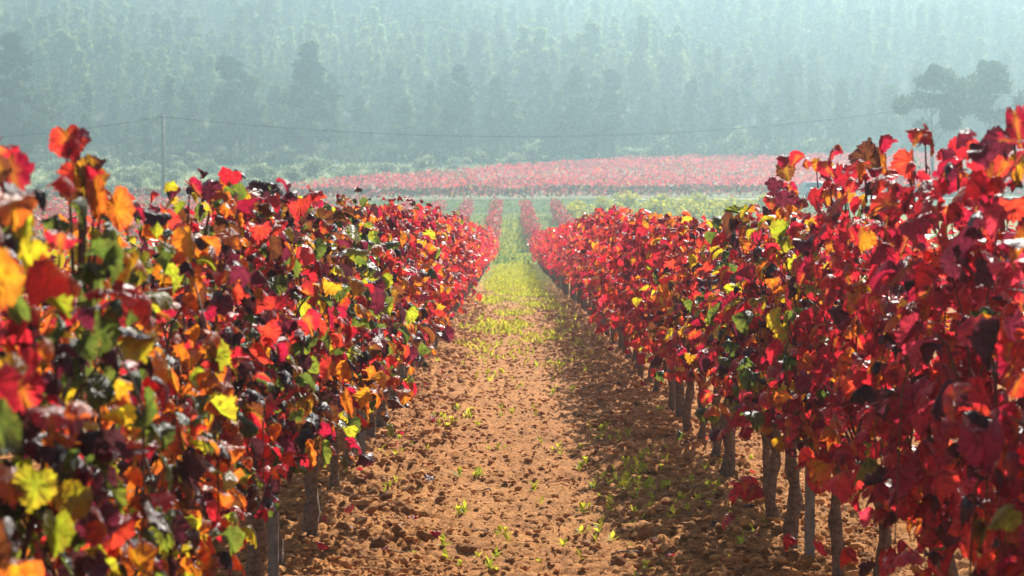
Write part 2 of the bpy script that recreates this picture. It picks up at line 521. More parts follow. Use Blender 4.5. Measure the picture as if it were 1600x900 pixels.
VINE_TONE = [None]
def palette(side, y, z, r):
    """which colours grow where: side -1 the row on the left of the lane, +1 on the right"""
    t = float(vnoise(y * 0.8 + side * 31, z * 1.6 + 11))
    if side < 0:
        if y < 8.5:
            w = dict(orange=.16, amber=.05, yellow=.025, lime=.06, green=.12, scarlet=.14, red=.12, crimson=.05, plum=.11, brown=.09, dusk=.13)
            if z < 1.0: w['red'] += .12; w['scarlet'] += .1
        elif y < 14:
            w = dict(orange=.15, amber=.05, yellow=.025, lime=.06, green=.13, scarlet=.15, red=.15, crimson=.06, plum=.12, brown=.1, dusk=.15)
        elif y < 19:
            w = dict(orange=.10, amber=.04, lime=.03, green=.02, scarlet=.22, red=.3, crimson=.13, plum=.08, pink=.06, brown=.05)
        else:
            w = dict(orange=.05, amber=.02, lime=.015, scarlet=.2, red=.34, crimson=.2, plum=.08, pink=.1)
    else:
        if y < 8.8:
            w = dict(orange=.06, amber=.025, lime=.02, green=.025, scarlet=.2, red=.3, crimson=.2, plum=.1, pink=.06, dusk=.03)
        elif y < 14:
            w = dict(orange=.1, amber=.06, yellow=.03, lime=.04, green=.05, scarlet=.16, red=.22, crimson=.14, plum=.16, brown=.05, dusk=.06)
        elif y < 20:
            w = dict(orange=.10, amber=.07, yellow=.03, lime=.01, scarlet=.24, red=.28, crimson=.15, plum=.06, pink=.05)
        else:
            w = dict(orange=.05, amber=.02, scarlet=.2, red=.36, crimson=.22, plum=.07, pink=.1)
    fav = VINE_TONE[0]
    if fav in w: w[fav] *= 3.0
    if t > 0.62:
        for k in ('amber', 'yellow', 'lime', 'orange'):
            if k in w: w[k] *= 2.2
    elif t < 0.33:
        for k in ('plum', 'dusk', 'green', 'crimson'):
            if k in w: w[k] *= 1.9
    ks = list(w); p = np.array([w[k] for k in ks]); p /= p.sum()
    return ks[r.choice(len(ks), p=p)]

TOP_L = ([2, 3.4, 4.0, 4.4, 4.9, 5.3, 6.5, 8, 9.5, 12, 20, 40, 62], [1.82, 1.80, 1.80, 1.58, 1.62, 1.68, 1.78, 1.80, 1.79, 1.80, 1.87, 1.84, 1.80])
TOP_R = ([3, 5.9, 6.5, 7.5, 8.5, 9.3, 10.2, 11.7, 13, 15.6, 18, 23, 30, 45, 62], [1.96, 1.97, 1.93, 1.92, 1.96, 1.90, 1.76, 1.72, 1.62, 1.68, 1.70, 1.82, 1.90, 1.77, 1.78])
def canopy_top(side, y): return float(np.interp(y, *(TOP_L if side < 0 else TOP_R)))

def frame(n, t):
    """rotation with the leaf's upper face along n and its tip along t"""
    n = n / (np.linalg.norm(n, axis=-1, keepdims=True) + 1e-9)
    t = t - n * (n * t).sum(-1, keepdims=True)
    t = t / (np.linalg.norm(t, axis=-1, keepdims=True) + 1e-9)
    s = np.cross(t, n)
    return np.stack([s, t, n], -1)

def vine_leaves(side, x0, y0, length, nleaf, r, shoots=13):
    """leaf places on the shoots of one vine: position (relative to the vine's foot), rotation, size, colour name"""
    pos, nor, tip, siz, colr, canes = [], [], [], [], [], []
    hang = []
    per = max(3, int(nleaf / shoots))
    zb = 0.62
    VINE_TONE[0] = (['orange', 'scarlet', 'brown', 'green', 'red', 'orange', 'dusk'] if side < 0 and y0 < 14 else ['red', 'crimson', 'scarlet', 'plum', 'red', 'orange'] if y0 < 20 else ['red', 'crimson', 'scarlet', 'pink', 'orange'])[r.integers(5 if y0 >= 20 else 6)]
    keep_ = 0.60
    for s in range(shoots):
        by = r.uniform(-length / 2, length / 2)
        top = canopy_top(side, y0 + by) + r.normal(-0.03, 0.05)
        lean = float(np.clip(r.normal(0, 0.14), -0.2, 0.2))
        droop = r.random() < 0.30
        base_col = palette(side, y0 + by, r.uniform(0.6, 1.8), r)
        path = []
        K = 9
        if droop:
            out = r.choice([-1, 1]); reach = r.uniform(0.2, 0.36); low = r.uniform(0.26 if (side > 0 and y0 < 9) else 0.52, 0.95); hi = r.uniform(1.0, top - 0.08)
            for k in range(K):
                q = k / (K - 1)
                zz = zb + (hi - zb) * min(1, q * 2.2) if q < 0.45 else hi - (hi - low) * ((q - 0.45) / 0.55) ** 1.1
                path.append((out * reach * min(1.0, q * 1.7), by + 0.1 * math.sin(q * 4 + s), zz))
        else:
            for k in range(K):
                q = k / (K - 1)
                path.append((lean * q * 1.2 + 0.05 * math.sin(5 * q + s), by + r.normal(0, 0.02) + 0.08 * math.sin(3 * q + 2 * s), zb + (top - zb) * q))
        path = np.array(path); canes.append(path)
        for k in range(per):
            q = (k + r.uniform(0, 1)) / per * (K - 1.001)
            i = int(q); pp = path[i] * (1 - q + i) + path[i + 1] * (q - i)
            sx = r.choice([-1, 1])
            off = np.array([sx * abs(r.normal(0.13, 0.075)), r.normal(0, 0.09), r.normal(0.0, 0.05)])
            if not droop and pp[2] > canopy_top(side, y0 + by) - 0.12: off *= np.array([0.45, 0.7, 0.5])
            p = pp + off
            p[2] = min(max(p[2], (0.24 if (side > 0 and y0 < 9) else 0.5 if y0 > 7 else 0.4) + 0.12 * r.random()), canopy_top(side, y0 + by) + 0.04)
            if p[2] > canopy_top(side, y0 + by) - 0.3: p[0] = float(np.clip(p[0], -0.27, 0.27)) + r.normal(0, 0.02)
            if y0 < 7: p[0] = float(np.clip(p[0], -0.30, 0.30)) + r.normal(0, 0.02)
            d = np.sign(p[0]) if abs(p[0]) > 0.05 else sx
            pos.append(p)
            hg = y0 < 40 and r.random() < 0.68
            hang.append(hg)
            if hg:
                az = (0 if d > 0 else math.pi) + r.normal(0, 1.0)
                nor.append(np.array([0.15 * d, 0, 1.0]) + r.normal(0, 0.28, 3))
                tip.append(np.array([math.cos(az), math.sin(az), -0.1]))
                p[2] += 0.05
            else:
                nor.append(np.array([0.75 * d, -0.05, 0.45]) + r.normal(0, 0.62, 3))
                tip.append(np.array([0.35 * d, r.normal(0, 0.35), -1.0 + r.normal(0, 0.35)]))
            siz.append(r.uniform(0.066, 0.122) * (0.8 if (side < 0 and y0 < 8) else 1.0) * (0.8 if pp[2] > 1.75 else 1.0))
            colr.append(base_col if r.random() < keep_ else palette(side, y0 + by, p[2], r))
    return np.array(pos), frame(np.array(nor), np.array(tip)), np.array(siz), colr, canes, np.array(hang)

def join_leaves(pos, rot, siz, cols, r, lod=1, big=1.0, hang=None):
    """many leaves as one mesh"""
    V, Fc, Cc = [], [], []
    b = 0
    if lod == 2:
        n = len(pos)
        base = np.array([(0, 0, 0), (0.5, 0.45, 0.0), (0, 1, -0.12), (-0.5, 0.45, 0.0), (0, 0.42, -0.12)])
        v = np.repeat(base[None], n, 0)
        fold = r.uniform(-0.35, 0.35, n)
        v[:, 1, 2] += fold; v[:, 3, 2] += fold
        v = np.einsum('nij,nkj->nki', rot, v * (siz * big)[:, None, None]) + pos[:, None]
        f = np.array([(4, 0, 1), (4, 1, 2), (4, 2, 3), (4, 3, 0)])
        F = (f[None] + 5 * np.arange(n)[:, None, None]).reshape(-1, 3)
        c = np.array([PAL[k] for k in cols]) * r.uniform(0.75, 1.15, (n, 1))
        return v.reshape(-1, 3), F, np.repeat(c, 5, 0)
    for i in range(len(pos)):
        p, f, rad, uu = L1[r.integers(10) if hang is not None and hang[i] else 10 + r.integers(6)]
        V.append(p * siz[i] * big @ rot[i].T + pos[i]); Fc.append(f + b); b += len(p)
        Cc.append(leaf_cols(cols[i], rad, uu, r))
    return np.vstack(V), np.vstack(Fc), np.clip(np.vstack(Cc), 0, 1)

# ------------------------------------------------------------------ vine woody parts (a few of each, shared)
def make_trunk(r, h=0.64):
    mb = MB()
    pts, rad = [], []
    ox, oy = r.uniform(-0.05, 0.05), r.uniform(-0.09, 0.09)
    for k in range(11):
        q = k / 10
        w = math.sin(q * math.pi)
        pts.append((ox * w + 0.012 * math.sin(q * 11 + ox * 90), oy * w + 0.012 * math.cos(q * 9 + oy * 70), -0.08 + (h + 0.08) * q))
        rad.append(0.031 + 0.014 * (1 - q) ** 3 + 0.022 * max(0, q - 0.75) * 3 * (1.05 - q) * 2 + r.uniform(-0.006, 0.006))
    mb.tube(pts, rad, 9)
    v = [(x + r.normal(0, 0.0035), y + r.normal(0, 0.0035), z) for x, y, z in mb.v]
    mb.v = v
    return mb.mesh('vine_trunk', M['bark'], True)
def make_arm(r, d):
    mb = MB()
    pts = [(0, 0, 0.58)] + [(r.normal(0, 0.012), d * 0.52 * k / 6, 0.63 + 0.02 * math.sin(k) + r.normal(0, 0.008)) for k in range(1, 7)]
    mb.tube(pts, [0.034, 0.03, 0.027, 0.025, 0.022, 0.019, 0.014], 7)
    return mb.mesh('vine_arm', M['bark'], True)
wr = np.random.default_rng(4)
TRUNKS = [make_trunk(wr) for _ in range(8)]
ARMS = {d: [make_arm(wr, d) for _ in range(4)] for d in (-1, 1)}

def ordinal(n):
    return f"{n}{'th' if 10 < n % 100 < 14 else {1: 'st', 2: 'nd', 3: 'rd'}.get(n % 10, 'th')}"

def leaf_word(cols):
    a = {}
    for c in cols:
        k = {'crimson': 'crimson', 'red': 'red', 'scarlet': 'red', 'pink': 'red', 'orange': 'orange', 'amber': 'orange', 'yellow': 'yellow', 'lime': 'yellow', 'green': 'green', 'plum': 'purple', 'dusk': 'purple', 'brown': 'brown'}[c]
        a[k] = a.get(k, 0) + 1
    s = sorted(a, key=lambda k: -a[k])
    return f"{s[0]} and {s[1]}"

# leaves on long shoots that stand out from the canopy: photograph pixel, distance, colour, size, tip up?
EXTRA = [(-1, 108, 232, 4.95, 'scarlet', .085, 0), (-1, 128, 224, 4.95, 'plum', .06, 0), (-1, 140, 262, 4.92, 'amber', .085, 1), (-1, 132, 300, 4.95, 'brown', .11, 0), (-1, 152, 318, 4.9, 'orange', .11, 0),
         (-1, 165, 285, 4.95, 'dusk', .08, 0), (-1, 182, 338, 5.0, 'orange', .1, 0), (-1, 20, 290, 3.9, 'crimson', .10, 0), (-1, 12, 330, 3.8, 'plum', .11, 0), (-1, 34, 340, 3.9, 'amber', .09, 0), (-1, 45, 372, 3.8, 'lime', .09, 0),
         (-1, 48, 420, 3.7, 'yellow', .085, 0), (-1, 78, 492, 3.75, 'lime', .09, 0), (-1, 22, 500, 3.5, 'green', .08, 0), (-1, 10, 600, 3.3, 'amber', .08, 0), (-1, 60, 780, 3.6, 'lime', .09, 0), (-1, 130, 800, 3.9, 'yellow', .09, 0), (-1, 90, 850, 3.7, 'lime', .09, 0),
         (-1, 355, 300, 7.6, 'orange', .09, 0), (-1, 385, 312, 7.8, 'amber', .07, 0), (-1, 335, 305, 7.4, 'plum', .09, 0), (-1, 300, 305, 6.9, 'crimson', .07, 0),
         (1, 1356, 236, 8.4, 'brown', .13, 1), (1, 1378, 240, 8.4, 'orange', .12, 1), (1, 1228, 272, 10.9, 'brown', .11, 0), (1, 1218, 296, 10.9, 'plum', .09, 0), (1, 1214, 318, 10.9, 'plum', .09, 0), (1, 1236, 300, 10.9, 'crimson', .08, 0), (1, 1226, 335, 10.9, 'amber', .09, 0), (1, 1205, 342, 10.9, 'dusk', .1, 0), (1, 1240, 330, 10.9, 'brown', .1, 0), (1, 1222, 352, 10.9, 'plum', .1, 0),
         (1, 1280, 264, 9.6, 'orange', .09, 0), (1, 1300, 268, 9.3, 'amber', .08, 0),
         (1, 1325, 262, 9.0, 'red', .11, 1), (1, 1588, 205, 5.9, 'crimson', .11, 0), (1, 1572, 235, 5.9, 'plum', .11, 0), (1, 1592, 268, 5.9, 'amber', .10, 0), (1, 1450, 225, 7.2, 'red', .10, 0), (1, 1500, 255, 6.7, 'red', .12, 0), (1, 1545, 258, 6.3, 'red', .13, 1), (1, 1425, 262, 7.4, 'scarlet', .11, 0)]
def vine(side, row, x, y, i, r, y0n):
    x = x + r.normal(0, 0.025)
    t = empty('grapevine', (x, y, gz(x, y)))
    yd = y
    tr = obj('trunk', TRUNKS[r.integers(8)], t); tr.rotation_euler = (0, 0, r.uniform(0, 6.3)); tr.scale = (r.uniform(0.75, 1.2),) * 2 + (1,)
    main = row in ('left', 'right')
    if main and yd < 45:
        for d in (-1, 1): obj('arm', ARMS[d][r.integers(4)], t)
    if main:
        nleaf = (480 if side < 0 and yd < 8 else 390) if yd < 22 else 300 if yd < 35 else 220 if yd < 60 else 150
        shoots = 17
        if side > 0 and 10.6 < yd < 13.7: nleaf, shoots = 270, 14
    else:
        nleaf, shoots = 130, 11
    pos, rot, siz, cols, canes, hang = vine_leaves(side, x, y, 1.0, nleaf, r, shoots)
    if main and yd < 14.5: 
        for path in [c[:-1] for c in canes[:7]]:
            mb = MB(); n = len(path)
            mb.tube([tuple(q) for q in path], [0.0065 - 0.0045 * k / (n - 1) for k in range(n)], 5)
            obj('cane', mb.mesh('cane', M['cane'], True), t)
    ex = [e for e in EXTRA if main and e[0] == side and -0.5 <= e[3] - y0n < 0.5]
    for _s, px, py, Y, cn, sz_, up in ex:
        pos = np.vstack([pos, [[px_x(px, Y) - x, Y - y, px_z(py, Y) - t.location.z + (sz_ * 0.5 if not up else -sz_ * 0.5)]]])
        rot = np.concatenate([rot, frame(np.array([[0, -1.0, 0.25]]) + r.normal(0, 0.3, (1, 3)), np.array([[r.normal(0, 0.3), 0, 1.0 if up else -1.0]]))])
        sz_ *= 0.8 if (side < 0 and Y < 4.5) else 1.0; siz = np.append(siz, sz_); cols = cols + [cn]; hang = np.append(hang, False)
        if py < 345 or py < 355 and side < 0:
            lx, lz = px_x(px, Y) - x, px_z(py, Y) - t.location.z
            ct = canopy_top(side, Y) - 0.2
            mb = MB(); mb.tube([(lx * 0.3, Y - y + 0.02, ct), (lx * 0.7, Y - y + 0.03, ct * 0.45 + lz * 0.55), (lx, Y - y + 0.012, lz)], [0.0055, 0.0045, 0.0025], 5)
            obj('cane', mb.mesh('cane', M['cane'], True), t)
    n = len(pos)
    if main and yd < 32:
        # the leaves that can be picked apart are parts of their own: towards the lane and on top first
        expo = -side * pos[:, 0] * 1.0 + 0.6 * np.clip(pos[:, 2] - 1.4, 0, 1) - 0.12 * pos[:, 1] + r.normal(0, 0.05, n)
        keep = 300 if yd < 14.5 else 90 if yd < 22 else 45
        if ex: expo[-len(ex):] = 9
        order = np.argsort(-expo)
        singles, rest = order[:keep], order[keep:]
        for j in singles:
            ms = LEAF0[cols[j]]
            o = bpy.data.objects.new('leaf', ms[r.integers(7) if hang[j] else 7 + r.integers(5)])
            C.objects.link(o)
            o.parent = t
            m = np.eye(4); m[:3, :3] = rot[j] * siz[j]; m[:3, 3] = pos[j]
            o.matrix_basis = Matrix(m.tolist())
    else:
        rest = np.arange(n)
    if len(rest):
        if main:
            V, Fc, Cc = join_leaves(pos[rest], rot[rest], siz[rest], [cols[j] for j in rest], r, 1 if yd < 40 else 2, 1.0 if yd < 40 else 1.1 if yd < 60 else 1.35, hang[rest])
        else:
            V, Fc, Cc = join_leaves(pos[rest], rot[rest], siz[rest], [cols[j] for j in rest], r, 2, 1.25)
        fo = obj('foliage', mesh_np('vine_foliage', V, Fc, Cc, M['leaf_far'], True), t)
        fo['kind'] = 'stuff'
    where = {'left': 'left row', 'right': 'right row', 'outer_left': 'second row left of lane', 'outer_right': 'second row right of lane'}[row]
    tag(t, f"grapevine with {leaf_word(cols)} leaves, {ordinal(i)} from camera in {where}", 'grapevine',
        {'left': 'vines of the row left of the lane', 'right': 'vines of the row right of the lane', 'outer_left': 'vines of the second row on the left',
         'outer_right': 'vines of the second row on the right'}[row])
    return t

vr = np.random.default_rng(33)
for row, side, x, ya, yb in (('left', -1, ROW_L, 2.6, 104), ('right', 1, ROW_R, 4.2, 104), ('outer_left', -1, ROW_L - ROW_W, 11, 45), ('outer_right', 1, ROW_R + ROW_W, 13, 45)):
    y, i = ya, 1
    while y < yb:
        vine(side, row, x, y + vr.normal(0, 0.05), i, vr, y)
        y += 1.0; i += 1

# steel trellis posts
def make_post():
    mb = MB()
    h = 1.62
    for (cx, cy, sx, sy) in ((0, 0, 0.045, 0.006), (-0.0195, 0.018, 0.006, 0.03), (0.0195, 0.018, 0.006, 0.03)):
        mb.box((cx, cy, h / 2 - 0.15), (sx, sy, h + 0.3))
    return mb.mesh('trellis_post', M['steel'])
POST = make_post()
hook = MB()
hook.box((0.026, 0.02, 0), (0.012, 0.012, 0.03)); HOOK = hook.mesh('wire_hook', M['steel'])
WZ = (0.64, 1.0, 1.3, 1.55)
for row, x, y0s in (('left', ROW_L, (3.1, 8.9, 14.3, 19.7, 25.2, 30.6, 36.0, 41.5, 47.0, 52.5, 58.0)), ('right', ROW_R, (4.7, 9.75, 13.2, 17.4, 22.8, 28.2, 33.6, 39.0, 44.5, 50.0, 55.5, 61.0))):
    for i, y in enumerate(y0s):
        t = empty('trellis_post', (x + 0.03 * (-1 if row == 'right' else 1), y, gz(x, y)), 0.05 * (i % 3 - 1))
        obj('upright', POST, t)
        for z in WZ: obj('wire_hook', HOOK, t, (0, 0, z))
        tag(t, f"grey steel trellis post, {ordinal(i + 1)} from the camera in the row {row} of the lane", 'post', 'steel trellis posts in the rows')
    for z in WZ:
        mb = MB()
        pts = [(x + 0.035, yy, z + gz(x, yy) * 0 - 0.012 * math.sin((yy * 3.1)) ** 2) for yy in np.arange(y0s[0], y0s[-1] + 0.1, 1.8)]
        mb.tube(pts, 0.0016, 4)
        w = obj('trellis_wire', mb.mesh('trellis_wire', M['wire']))
        hz = {0.64: 'lowest', 1.0: 'second lowest', 1.3: 'third', 1.55: 'topmost'}[z]
        tag(w, f"{hz} thin steel wire strung along the row {row} of the lane", 'wire', 'trellis wires')

# ------------------------------------------------------------------ far rows (same lines, beyond the gap)
def far_row(x, ya, yb, label, dens=80, pal=(('red', .14), ('pink', .16), ('crimson', .10), ('brown', .27), ('plum', .16), ('green', .13), ('amber', .04))):  # brown, plum and green in the palette stand in for grey sky sheen
    r = np.random.default_rng(int(abs(x) * 100) + 5)
    L = yb - ya
    n = int(L * dens)
    y = r.uniform(ya, yb, n)
    z = 0.5 + 1.25 * r.beta(1.6, 1.25, n) * (0.88 + 0.24 * vnoise(y * 0.7, np.full(n, x)))
    px = r.normal(0, 0.2, n)
    pos = np.stack([x + px, y, z + ground_smooth(x, y)], -1)
    nor = np.stack([np.sign(px) * 0.6, np.zeros(n), np.full(n, 0.6)], -1) + r.normal(0, 0.6, (n, 3))
    tip = np.stack([px, r.normal(0, 0.4, n), np.full(n, -1.0)], -1)
    ks = [k for k, _ in pal]; pw = np.array([w for _, w in pal]); pw /= pw.sum()
    cols = [ks[j] for j in r.choice(len(ks), n, p=pw)]
    V, Fc, Cc = join_leaves(pos, frame(nor, tip), r.uniform(0.13, 0.19, n), cols, r, 2)
    t = empty('vine_row', (x, ya, float(ground_smooth(x, ya))))
    inv = np.array([x, ya, float(ground_smooth(x, ya))])
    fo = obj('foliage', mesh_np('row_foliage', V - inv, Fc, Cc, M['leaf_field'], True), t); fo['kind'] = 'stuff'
    mb = MB()
    for yy in np.arange(ya, yb, 1.1):
        g = float(ground_smooth(x, yy))
        mb.tube([(0, yy - ya, g - inv[2] - 0.05), (0.03, yy - ya + 0.02, g - inv[2] + 0.4), (0, yy - ya, g - inv[2] + 0.75)], [0.05, 0.042, 0.04], 5)
    tk = obj('trunks', mb.mesh('row_trunks', M['bark']), t); tk['kind'] = 'stuff'
    tag(t, label, 'vine row', 'hazy rows beyond the grassy gap')
for x, lab in ((ROW_L, 'hazy far vine row just left of the grassy lane'), (ROW_L - ROW_W, 'hazy far vine row, second left of the grassy lane'),
               (ROW_L - 2 * ROW_W, 'hazy far vine row, third left of the grassy lane'), (ROW_L - 3 * ROW_W, 'hazy far vine row, fourth left of the grassy lane'),
               (ROW_R, 'hazy far vine row just right of the grassy lane'), (ROW_R + ROW_W, 'hazy far vine row, second right of the grassy lane beside yellow bushes')):
    far_row(x, 122, 183, lab)

# ------------------------------------------------------------------ red vineyard across the valley (too far to tell the vines apart)
def field(name, label, Y0, Y1, step, xa, xb, far_edge, pal, per_m, size, seed, h=1.35, tilt=0.0):
    r = np.random.default_rng(seed)
    P, Cn = [], []
    y = Y0
    ks = [k for k, _ in pal]; pw = np.array([w for _, w in pal]); pw /= pw.sum()
    while y < Y1:
        a, b = xa, xb
        n = int((b - a) * per_m * (2.2 if y < Y0 + 0.1 else 1.0))
        x = r.uniform(a, b, n); yy = y + tilt * x + r.normal(0, 0.22, n)
        ok = yy < np.interp(x, *far_edge)
        x, yy = x[ok], yy[ok]
        hh = h * (0.85 + 0.3 * vnoise(x * 0.5, yy))
        z = 0.35 + (hh - 0.35) * r.beta(2.0, 1.1, len(x))
        P.append(np.stack([x, yy, z + ground_smooth(x, yy)], -1))
        y += step
    P = np.vstack(P); n = len(P)
    patch = vnoise(P[:, 0] * 0.12, P[:, 1] * 0.12)
    cols = [ks[j] for j in r.choice(len(ks), n, p=pw)]
    cols = ['brown' if (q > 0.7 and r.random() < 0.4) else c for c, q in zip(cols, patch)]
    nor = np.stack([np.zeros(n), np.full(n, 0.1), np.full(n, 0.5)], -1) + r.normal(0, 0.7, (n, 3))
    tip = np.stack([r.normal(0, 0.5, n), r.normal(0, 0.4, n), np.full(n, -1.0)], -1)
    V, Fc, Cc = join_leaves(P, frame(nor, tip), r.uniform(*size, n), cols, r, 2)
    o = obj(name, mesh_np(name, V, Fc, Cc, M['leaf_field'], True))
    tag(o, label, 'vineyard', kind='stuff')
FAR = ([-150, -40, -28, -21, -13, 0, 19, 40, 62, 140], [215, 215, 216, 236, 254, 279, 300, 305, 310, 312])
field('red_vineyard', 'broad red vineyard climbing the valley side below the forest', 210.5, 312, 2.5, -66, 92, FAR,
      (('red', .24), ('pink', .3), ('scarlet', .1), ('crimson', .14), ('plum', .12), ('brown', .06), ('amber', .04)), 13, (0.22, 0.36), 3)
field('vineyard_front_row', 'greenish front row along the near edge of the red vineyard, shade put into leaf colours', 209.2, 209.4, 2.5, -66, 92, ([-100, 100], [212, 212]),
      (('green', .34), ('brown', .2), ('plum', .2), ('dusk', .14), ('lime', .08), ('crimson', .06)), 40, (0.2, 0.3), 6, h=1.5)  # shade on the row's face is put into these dark leaf colours
field('russet_vineyard', 'hazy russet vineyard beyond the row left of the lane', 140, 197, 2.5, -62, -13.5, ([-100, 100], [197, 197]),
      (('red', .2), ('pink', .25), ('brown', .25), ('crimson', .1), ('plum', .1), ('lime', .1)), 16, (0.18, 0.28), 8)

# ------------------------------------------------------------------ bushes
def make_bush(r, n, w, h, colors, size, mat, hole=0.25):
    """a rounded shrub: leaf faces spread through several uneven lobes"""
    lob = [(r.normal(0, w * 0.3), r.normal(0, w * 0.25), h * r.uniform(0.35, 0.72), r.uniform(0.3, 0.55)) for _ in range(7)]
    pos = []
    while len(pos) < n:
        x, y, z, s = lob[r.integers(len(lob))]
        d = r.normal(0, 1, 3); d /= np.linalg.norm(d)
        d *= r.uniform(0.35, 1.0) ** 0.5
        p = np.array([x + d[0] * w * s, y + d[1] * w * s, z + d[2] * h * s * 0.8])
        if p[2] > 0.03: pos.append(p)
    pos = np.array(pos)
    nor = np.stack([pos[:, 0] / w, pos[:, 1] / w, (pos[:, 2] - h * 0.4) / h + 0.3], -1) + r.normal(0, 0.7, (n, 3))
    tip = r.normal(0, 1, (n, 3))
    rot = frame(nor, tip)
    base = np.array([(0, -0.5, 0), (0.32, 0, 0.08), (0, 0.5, 0), (-0.32, 0, 0.08)])
    sz = r.uniform(size[0], size[1], n)
    V = (np.einsum('nij,kj->nki', rot, base) * sz[:, None, None] + pos[:, None]).reshape(-1, 3)
    Fq = (np.arange(4)[None] + 4 * np.arange(n)[:, None])
    col = np.array(colors)[r.integers(len(colors), size=n)] * r.uniform(0.7, 1.2, (n, 1))
    return mesh_np('bush_crown', V, Fq, np.repeat(np.clip(col, 0, 1), 4, 0), mat)
def make_stems(r, h, mat, k=4):
    mb = MB()
    for i in range(k):
        a = r.uniform(0, 6.3); s = h * r.uniform(0.1, 0.28)
        mb.tube([(0.03 * math.cos(a), 0.03 * math.sin(a), -0.1), (s * 0.4 * math.cos(a), s * 0.4 * math.sin(a), h * 0.3), (s * math.cos(a), s * math.sin(a), h * 0.62)], [h * 0.03, h * 0.022, h * 0.008], 5)
    return mb.mesh('bush_stem', mat, True)
br = np.random.default_rng(12)
YEL = [(0.80, 0.70, 0.04), (0.72, 0.62, 0.03), (0.56, 0.58, 0.04), (0.82, 0.70, 0.07), (0.42, 0.46, 0.04)]
YB = [make_bush(br, 420, 1.15, 1.25, YEL, (0.14, 0.24), M['shrub']) for _ in range(4)]
YS = [make_stems(br, 1.2, M['bark'], 3) for _ in range(2)]
yspots = [(908, 178), (945, 182), (893, 164), (985, 184), (1010, 174), (1040, 183), (965, 168), (1070, 176), (1095, 184), (1030, 164), (1120, 174), (1150, 183), (1085, 166), (1175, 176), (1140, 166), (1200, 184), (1225, 174)]
yspots = sorted((px, Y + 7) for px, Y in yspots)
for i, (px, Y) in enumerate(yspots):
    x = px_x(px, Y)
    t = empty('yellow_vine_bush', (x, Y, float(ground_smooth(x, Y))), br.uniform(0, 6.3), br.uniform(1.35, 1.7))
    obj('crown', YB[i % 4], t); obj('trunk', YS[i % 2], t)
    tag(t, f'low yellow green bush vine below the gravel track, {ordinal(i + 1)} from the lane', 'bush', 'yellow bush vines below the track')

# ------------------------------------------------------------------ pines
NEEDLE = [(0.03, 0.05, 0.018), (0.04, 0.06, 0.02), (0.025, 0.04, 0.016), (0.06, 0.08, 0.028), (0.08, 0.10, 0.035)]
HILL_NEEDLE = [(0.13, 0.18, 0.05), (0.17, 0.21, 0.06), (0.10, 0.145, 0.045), (0.22, 0.245, 0.08), (0.27, 0.28, 0.10)]  # hill pines, lighter green; sunlight and haze on them also put into the colour
def crown_pts(r, H, W, n, umbrella=False, fine=False, low=0.22):
    """needle tufts on irregular limb clumps"""
    clumps = []
    lo = 0.50 if umbrella else low
    for k in range(17 if umbrella else 80 if fine else 34):
        q = r.uniform(0, 1) ** 0.9
        z = H * (lo + (0.98 - lo) * q)
        if umbrella: wr_ = W * (0.35 + 0.65 * math.sin(min(1, q * 0.75 + 0.22) * math.pi)) * 0.92
        else: wr_ = W * (1.05 - 0.86 * q ** 1.15) * (0.55 + 0.45 * min(1, q / 0.18))
        a = r.uniform(0, 6.283); d = wr_ * r.uniform(0.25, 1.0)
        clumps.append((d * math.cos(a), d * math.sin(a), z, W * (r.uniform(0.16, 0.30) if umbrella or fine else r.uniform(0.20, 0.38)) * (1.1 - 0.6 * q if not umbrella else 1.0)))
    clumps += [(0, 0, H * 0.97, W * 0.11), (0.05 * W, 0, H * 0.92, W * 0.15), (0, -0.06 * W, H * 0.86, W * 0.2)]
    c = np.array(clumps)
    j = r.integers(len(c), size=n)
    d = r.normal(0, 1, (n, 3)); d /= np.linalg.norm(d, axis=1, keepdims=True)
    d *= r.uniform(0.3, 1.0, (n, 1)) ** 0.6
    d[:, 2] *= 0.72
    return c[j, :3] + d * c[j, 3:4], d, c
def tufts(r, pos, d, size, wd=0.42, colors=NEEDLE, nper=1):
    n = len(pos)
    tip = d + r.normal(0, 0.55, (n, 3)) + np.array([0, 0, 0.35])
    nor = r.normal(0, 1, (n, 3))
    rot = frame(nor, tip)
    base = np.array([(-wd / 2, -0.3, 0), (wd / 2, -0.3, 0), (wd * 0.8, 0.7, 0.12), (-wd * 0.35, 0.9, -0.1)])
    sz = r.uniform(size[0], size[1], n)
    V = (np.einsum('nij,kj->nki', rot, base) * sz[:, None, None] + pos[:, None]).reshape(-1, 3)
    Fq = np.arange(4)[None] + 4 * np.arange(n)[:, None]
    col = np.array(colors)[r.integers(len(colors), size=n)] * r.uniform(0.75, 1.25, (n, 1))
    return V, Fq, np.repeat(col, 4, 0)
def make_pine(r, H, W, n, size, umbrella=False, colors=None):
    p, d, c = crown_pts(r, H, W, n, umbrella, False, 0.33 if colors is not None else 0.2)
    crown = mesh_np('pine_crown', *tufts(r, p, d, size, 0.42, colors or NEEDLE), M['needle'])
    mb = MB()
    bend = r.uniform(-0.5, 0.5)
    ax = lambda q: (bend * math.sin(q * 2.2), 0.3 * bend * math.sin(q * 3), -0.4 + (H * 0.93 + 0.4) * q)
    mb.tube([ax(k / 9) for k in range(10)], [0.022 * H * (1 - 0.85 * k / 9) * (1.25 if k == 0 else 1) for k in range(10)], 7)
    for (x, y, z, s) in c[::2]:
        q = min(0.9, max(0.15, (z - H * 0.14) / H))
        b = ax(q)
        mb.tube([b, ((b[0] + x) * 0.5, (b[1] + y) * 0.5, (b[2] + z) * 0.5 + 0.05 * H * 0.3), (x, y, z)], [0.007 * H, 0.0045 * H, 0.002 * H], 5)
    return crown, mb.mesh('pine_trunk', M['pine_bark'], True)
pr = np.random.default_rng(99)
